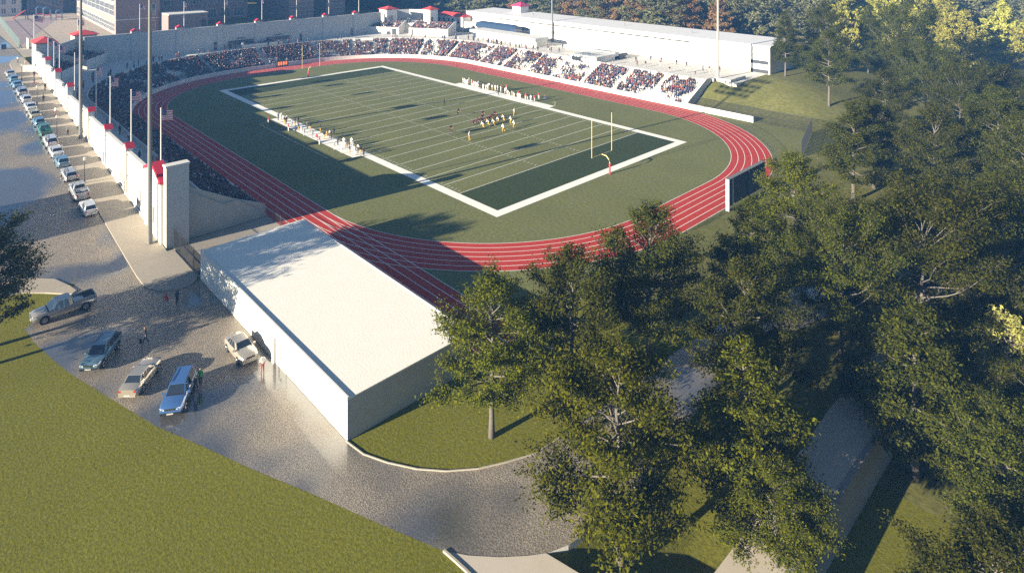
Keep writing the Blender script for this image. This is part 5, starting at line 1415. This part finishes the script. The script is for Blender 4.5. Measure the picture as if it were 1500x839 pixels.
def tree(key, x, y, H_, width, leaf, label, z=None, rot=None, group=None, name='broadleaf_tree'):
    (tm, lm, cm), h0, r0 = TP[key]
    t = thing(name, label, 'tree', (x, y, (ground_h(x, y) if z is None else z)), R(RNG.uniform(0, 360) if rot is None else rot), group)
    s = H_ / h0; w = width / (2.25 * r0)
    t.scale = (w, w, s)
    for nm, me in (('trunk', tm), ('limbs', lm), ('crown', cm)):
        o = bpy.data.objects.new(nm, me); COL.objects.link(o); o.parent = t
        if nm == 'crown':
            if not me.materials: me.materials.append(leaf)
            o.material_slots[0].link = 'OBJECT'; o.material_slots[0].material = leaf
    return t
tree('b', -87.5, 54.8, 12.6, 10.0, LEAF_A, 'olive green tree alone on the round lawn at the white building corner')
tree('a', -100.8, 55.3, 14.2, 12.4, LEAF_A, 'largest foreground tree, beside the inside of the driveway bend', rot=40)
tree('d', -105.0, 46.3, 13.6, 11.0, LEAF_A, 'pointed olive tree growing at the edge of the shaded path', rot=10)
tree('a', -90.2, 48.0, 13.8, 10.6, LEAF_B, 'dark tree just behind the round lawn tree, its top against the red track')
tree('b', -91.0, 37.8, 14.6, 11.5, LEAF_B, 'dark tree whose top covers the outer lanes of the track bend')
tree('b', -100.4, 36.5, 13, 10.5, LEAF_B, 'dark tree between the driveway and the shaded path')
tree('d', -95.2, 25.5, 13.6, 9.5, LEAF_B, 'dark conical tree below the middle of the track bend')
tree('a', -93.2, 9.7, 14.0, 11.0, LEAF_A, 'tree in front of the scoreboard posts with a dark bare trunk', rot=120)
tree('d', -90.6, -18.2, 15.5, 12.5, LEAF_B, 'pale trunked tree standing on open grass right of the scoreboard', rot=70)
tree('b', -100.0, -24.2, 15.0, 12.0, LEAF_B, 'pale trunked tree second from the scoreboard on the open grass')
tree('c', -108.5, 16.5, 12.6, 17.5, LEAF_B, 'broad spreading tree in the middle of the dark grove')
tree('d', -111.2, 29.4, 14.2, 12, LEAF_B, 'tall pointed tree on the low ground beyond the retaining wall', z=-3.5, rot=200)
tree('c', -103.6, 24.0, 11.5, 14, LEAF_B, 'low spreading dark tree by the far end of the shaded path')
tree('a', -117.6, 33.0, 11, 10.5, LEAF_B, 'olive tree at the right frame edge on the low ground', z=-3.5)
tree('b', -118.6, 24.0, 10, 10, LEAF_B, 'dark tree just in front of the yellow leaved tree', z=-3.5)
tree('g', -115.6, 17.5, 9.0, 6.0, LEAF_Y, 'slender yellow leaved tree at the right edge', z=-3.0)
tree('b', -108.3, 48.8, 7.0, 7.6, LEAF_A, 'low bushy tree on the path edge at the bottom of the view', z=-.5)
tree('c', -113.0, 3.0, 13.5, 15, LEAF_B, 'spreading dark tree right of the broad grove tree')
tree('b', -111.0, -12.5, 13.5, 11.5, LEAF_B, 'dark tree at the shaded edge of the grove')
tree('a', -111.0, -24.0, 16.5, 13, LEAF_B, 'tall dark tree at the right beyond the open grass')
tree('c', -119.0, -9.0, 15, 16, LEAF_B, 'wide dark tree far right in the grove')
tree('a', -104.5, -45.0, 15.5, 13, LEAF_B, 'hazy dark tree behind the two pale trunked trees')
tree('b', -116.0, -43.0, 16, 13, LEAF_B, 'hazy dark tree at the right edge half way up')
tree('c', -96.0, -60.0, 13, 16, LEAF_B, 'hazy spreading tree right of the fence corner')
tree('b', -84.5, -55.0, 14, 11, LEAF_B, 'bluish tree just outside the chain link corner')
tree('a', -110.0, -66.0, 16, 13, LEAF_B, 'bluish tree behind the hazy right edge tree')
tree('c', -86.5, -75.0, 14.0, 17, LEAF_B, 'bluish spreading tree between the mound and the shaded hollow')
tree('b', -68.5, -68.5, 17.0, 11.5, LEAF_B, 'tall tree with a pale trunk at the foot of the mound', rot=15)
tree('d', -53.0, -80.5, 17.0, 9., LEAF_B, 'narrow tall tree at the corner of the long white building', z=ground_h(-53, -80.5), rot=33)
tree('a', -58.5, -93.0, 20.5, 13.5, LEAF_B, 'tall bluish tree behind the crest of the mound', z=3.0)
tree('c', -75.0, -99.5, 18.5, 22, LEAF_B, 'widest bluish tree with bare limbs in front of the lit wood', z=.5)
tree('d', -64.5, -108, 21, 9.5, LEAF_B, 'dark conical tree between the wide bluish tree and the building', z=1.5)
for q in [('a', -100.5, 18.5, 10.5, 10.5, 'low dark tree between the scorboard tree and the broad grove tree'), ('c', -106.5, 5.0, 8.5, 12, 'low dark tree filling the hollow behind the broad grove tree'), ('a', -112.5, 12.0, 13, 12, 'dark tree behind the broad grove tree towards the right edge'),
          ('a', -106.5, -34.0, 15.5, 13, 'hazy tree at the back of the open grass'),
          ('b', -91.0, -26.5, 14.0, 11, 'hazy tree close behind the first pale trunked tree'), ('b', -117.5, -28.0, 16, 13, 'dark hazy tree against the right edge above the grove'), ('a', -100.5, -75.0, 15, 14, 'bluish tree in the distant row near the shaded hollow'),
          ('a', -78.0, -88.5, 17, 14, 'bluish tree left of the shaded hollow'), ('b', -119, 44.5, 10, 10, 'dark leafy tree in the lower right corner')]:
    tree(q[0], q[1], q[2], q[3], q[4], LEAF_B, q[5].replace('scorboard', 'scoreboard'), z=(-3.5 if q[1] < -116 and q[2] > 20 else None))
# the tree at the left edge and its unseen neighbour that shades the white roof
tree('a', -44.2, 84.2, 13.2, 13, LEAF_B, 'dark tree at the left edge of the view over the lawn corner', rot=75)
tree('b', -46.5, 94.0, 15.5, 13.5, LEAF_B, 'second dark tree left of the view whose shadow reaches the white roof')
# lit autumn wood, upper right: trees one can tell apart
WD = []
for i, (x, y, h, wdt, k, lf) in enumerate([(-50, -136, 21, 13, 'f', LEAF_P), (-40, -150, 22, 13, 'e', LEAF_P), (-60, -152, 21, 14, 'f', LEAF_P), (-52, -166, 22, 14, 'e', LEAF_P), (-70, -166, 20, 14, 'f', LEAF_P), (-78, -152, 19, 14, 'f', LEAF_P), (-64, -182, 22, 15, 'e', LEAF_P),
         (-84, -178, 21, 15, 'f', LEAF_P), (-74, -196, 21, 15, 'e', LEAF_G), (-94, -170, 20, 14, 'f', LEAF_P), (-96, -194, 22, 15, 'e', LEAF_P), (-88, -212, 22, 16, 'f', LEAF_G), (-108, -190, 21, 15, 'f', LEAF_P), (-110, -214, 22, 15, 'e', LEAF_P), (-104, -234, 22, 16, 'f', LEAF_G), (-34, -170, 22, 14, 'f', LEAF_P), (-44, -188, 22, 15, 'e', LEAF_G), (-56, -206, 22, 15, 'f', LEAF_P), (-124, -206, 21, 15, 'f', LEAF_P), (-122, -232, 22, 16, 'e', LEAF_G)]):
    tree(k, x, y, h, wdt, lf, '%s sunlit %s tree counting from the building end of the upper right wood' % (WORD[i], 'yellow olive' if lf is LEAF_P else 'straw coloured'), group='sunlit trees in the upper right wood', z=ground_h(x, y) - 1.2)
ORA = [(-12, -121, 15, 11), (-2, -117, 16, 11), (7, -122, 16.5, 12), (15, -116, 16, 11), (24, -121, 17, 12), (33, -117, 17, 11), (43, -121, 18, 12), (52, -116, 18, 11), (61, -122, 18, 12), (88, -119, 18, 11)]
for i, (x, y, h, w_) in enumerate(sorted(ORA, reverse=True)):
    tree('f' if i % 2 else 'e', x, y, h, w_, LEAF_O, '%s orange autumn tree from the left among the trees behind the long building' % WORD[i], group='orange trees behind the long building', z=5)
# the rest of the far wood is one mass
def far_wood():
    (tm, lm, c1), _, _ = TP['f']; (_, _, c2), _, _ = TP['e']
    rg = np.random.default_rng(5); PS = []
    def take(me):
        n = len(me.vertices); a = np.empty(n * 3, np.float32); me.vertices.foreach_get('co', a); return a.reshape(-1, 4, 3)
    src = [take(c1), take(c2)]
    spots = []
    for x in np.arange(-38, 330, 9.5):
        for r_ in range(9):
            y = -112 - 13 * r_ - max(0, 10 - (x + 38)) * .0 + rg.normal(0, 3) - (22 if x < -5 else 0)
            if x > 100: y += (x - 100) * .62
            spots.append((x + rg.normal(0, 3), y, rg.uniform(13, 20)))
    for x in np.arange(-150, 300, 13):
        for r_ in range(4): spots.append((x + rg.normal(0, 4), -245 - 26 * r_ + rg.normal(0, 4) + max(0, x) * .3, rg.uniform(16, 22)))
    for x, y, h in spots:
        if y > -130 and any((x - o_[0]) ** 2 + (y - o_[1]) ** 2 < 40 for o_ in ORA): continue
        s = src[rg.integers(2)]; k = rg.random(len(s)) < (.42 if y > -200 else .25)
        s = s[k]; a = rg.uniform(0, 6.28); c, q = math.cos(a), math.sin(a); sc = h / 17
        P = np.empty_like(s); P[..., 0] = (s[..., 0] * c - s[..., 1] * q) * sc * 1.25 + x; P[..., 1] = (s[..., 0] * q + s[..., 1] * c) * sc * 1.25 + y; P[..., 2] = s[..., 2] * sc + ground_h(x, y)
        PS.append(P)
    q = np.concatenate(PS).reshape(-1, 3); nv = len(q); n = nv // 4
    me = bpy.data.meshes.new('far_wood'); me.vertices.add(nv); me.vertices.foreach_set('co', q.astype(np.float32).ravel())
    me.loops.add(nv); me.loops.foreach_set('vertex_index', np.arange(nv, dtype=np.int32)); me.polygons.add(n)
    me.polygons.foreach_set('loop_start', np.arange(0, nv, 4, dtype=np.int32)); me.polygons.foreach_set('loop_total', np.full(n, 4, dtype=np.int32)); me.update(calc_edges=True)
    me.materials.append(LEAF_G)
    o = bpy.data.objects.new('far_wood', me); COL.objects.link(o)
    tag(o, 'hazy blue green wood stretching behind the long white building', 'wood', kind='stuff')
far_wood()

# ------------------------------------------------------------------ haze, light, camera
HZM = bpy.data.materials.new('haze_air'); HZM.use_nodes = True; nh_ = HZM.node_tree
for n in list(nh_.nodes): nh_.nodes.remove(n)
ho = nh_.nodes.new('ShaderNodeOutputMaterial'); hv_ = nh_.nodes.new('ShaderNodeVolumePrincipled')
hv_.inputs['Color'].default_value = (.16, .44, 1.0, 1); hv_.inputs['Density'].default_value = HAZE_D; hv_.inputs['Anisotropy'].default_value = 0.
nh_.links.new(hv_.outputs[0], ho.inputs['Volume'])
mb = MB(); mb.box(-1500, 1600, -1600, 1400, -6, 62)
hz = mb.build('haze', HZM); hz['kind'] = 'stuff'; hz['label'] = 'pale blue haze in the air over the whole stadium'

w = bpy.data.worlds.new('World'); SC.world = w; w.use_nodes = True
nw = w.node_tree; bg = nw.nodes['Background']
sky = nw.nodes.new('ShaderNodeTexSky'); sky.sky_type = 'NISHITA'; sky.sun_disc = False
EL, AZ = 14.2, -97.6                                  # elevation, heading of the light (degrees)
sx_, sy_ = -math.cos(R(AZ)), -math.sin(R(AZ))
sky.sun_elevation = R(EL); sky.sun_rotation = math.atan2(sx_, sy_); sky.air_density = 1.; sky.dust_density = 0.; sky.ozone_density = 1.; sky.altitude = 3500
nw.links.new(sky.outputs[0], bg.inputs[0]); bg.inputs[1].default_value = SKY_S
sl_ = bpy.data.lights.new('sun', 'SUN'); sl_.energy = SUN_S; sl_.angle = R(.35); sl_.color = (1, .89, .70)
so = bpy.data.objects.new('sun', sl_); COL.objects.link(so); so.location = (0, 200, 120)
ld = Vector((-sx_ * math.cos(R(EL)), -sy_ * math.cos(R(EL)), -math.sin(R(EL))))
so.rotation_euler = ld.to_track_quat('-Z', 'Y').to_euler()

cam = bpy.data.cameras.new('camera'); co_ = bpy.data.objects.new('camera', cam); COL.objects.link(co_); SC.camera = co_
co_.location = (-126.6719, 89.8642, 40.1258)
co_.rotation_euler = (PI / 2, 0, -.761767 - PI / 2)
cam.sensor_width = 36; cam.lens = 944.529 / 1500 * 36
cam.shift_x = 0; cam.shift_y = -(419.5 + 81.5706) / 1500
cam.clip_start = .5; cam.clip_end = 5000
vs_ = SC.view_settings; vs_.view_transform = 'Standard'; vs_.look = 'None'; vs_.gamma = 1; vs_.exposure = EXPO; vs_.use_curve_mapping = False
cy = SC.cycles
cy.use_denoising = False
try: cy.denoiser = 'OPENIMAGEDENOISE'; cy.denoising_input_passes = 'RGB_ALBEDO_NORMAL'; cy.denoising_prefilter = 'ACCURATE'
except Exception: pass
cy.max_bounces = 5; cy.diffuse_bounces = 3; cy.glossy_bounces = 2; cy.transmission_bounces = 3; cy.volume_bounces = 0; cy.transparent_max_bounces = 6
cy.caustics_reflective = False; cy.caustics_refractive = False
cy.sample_clamp_indirect = 6
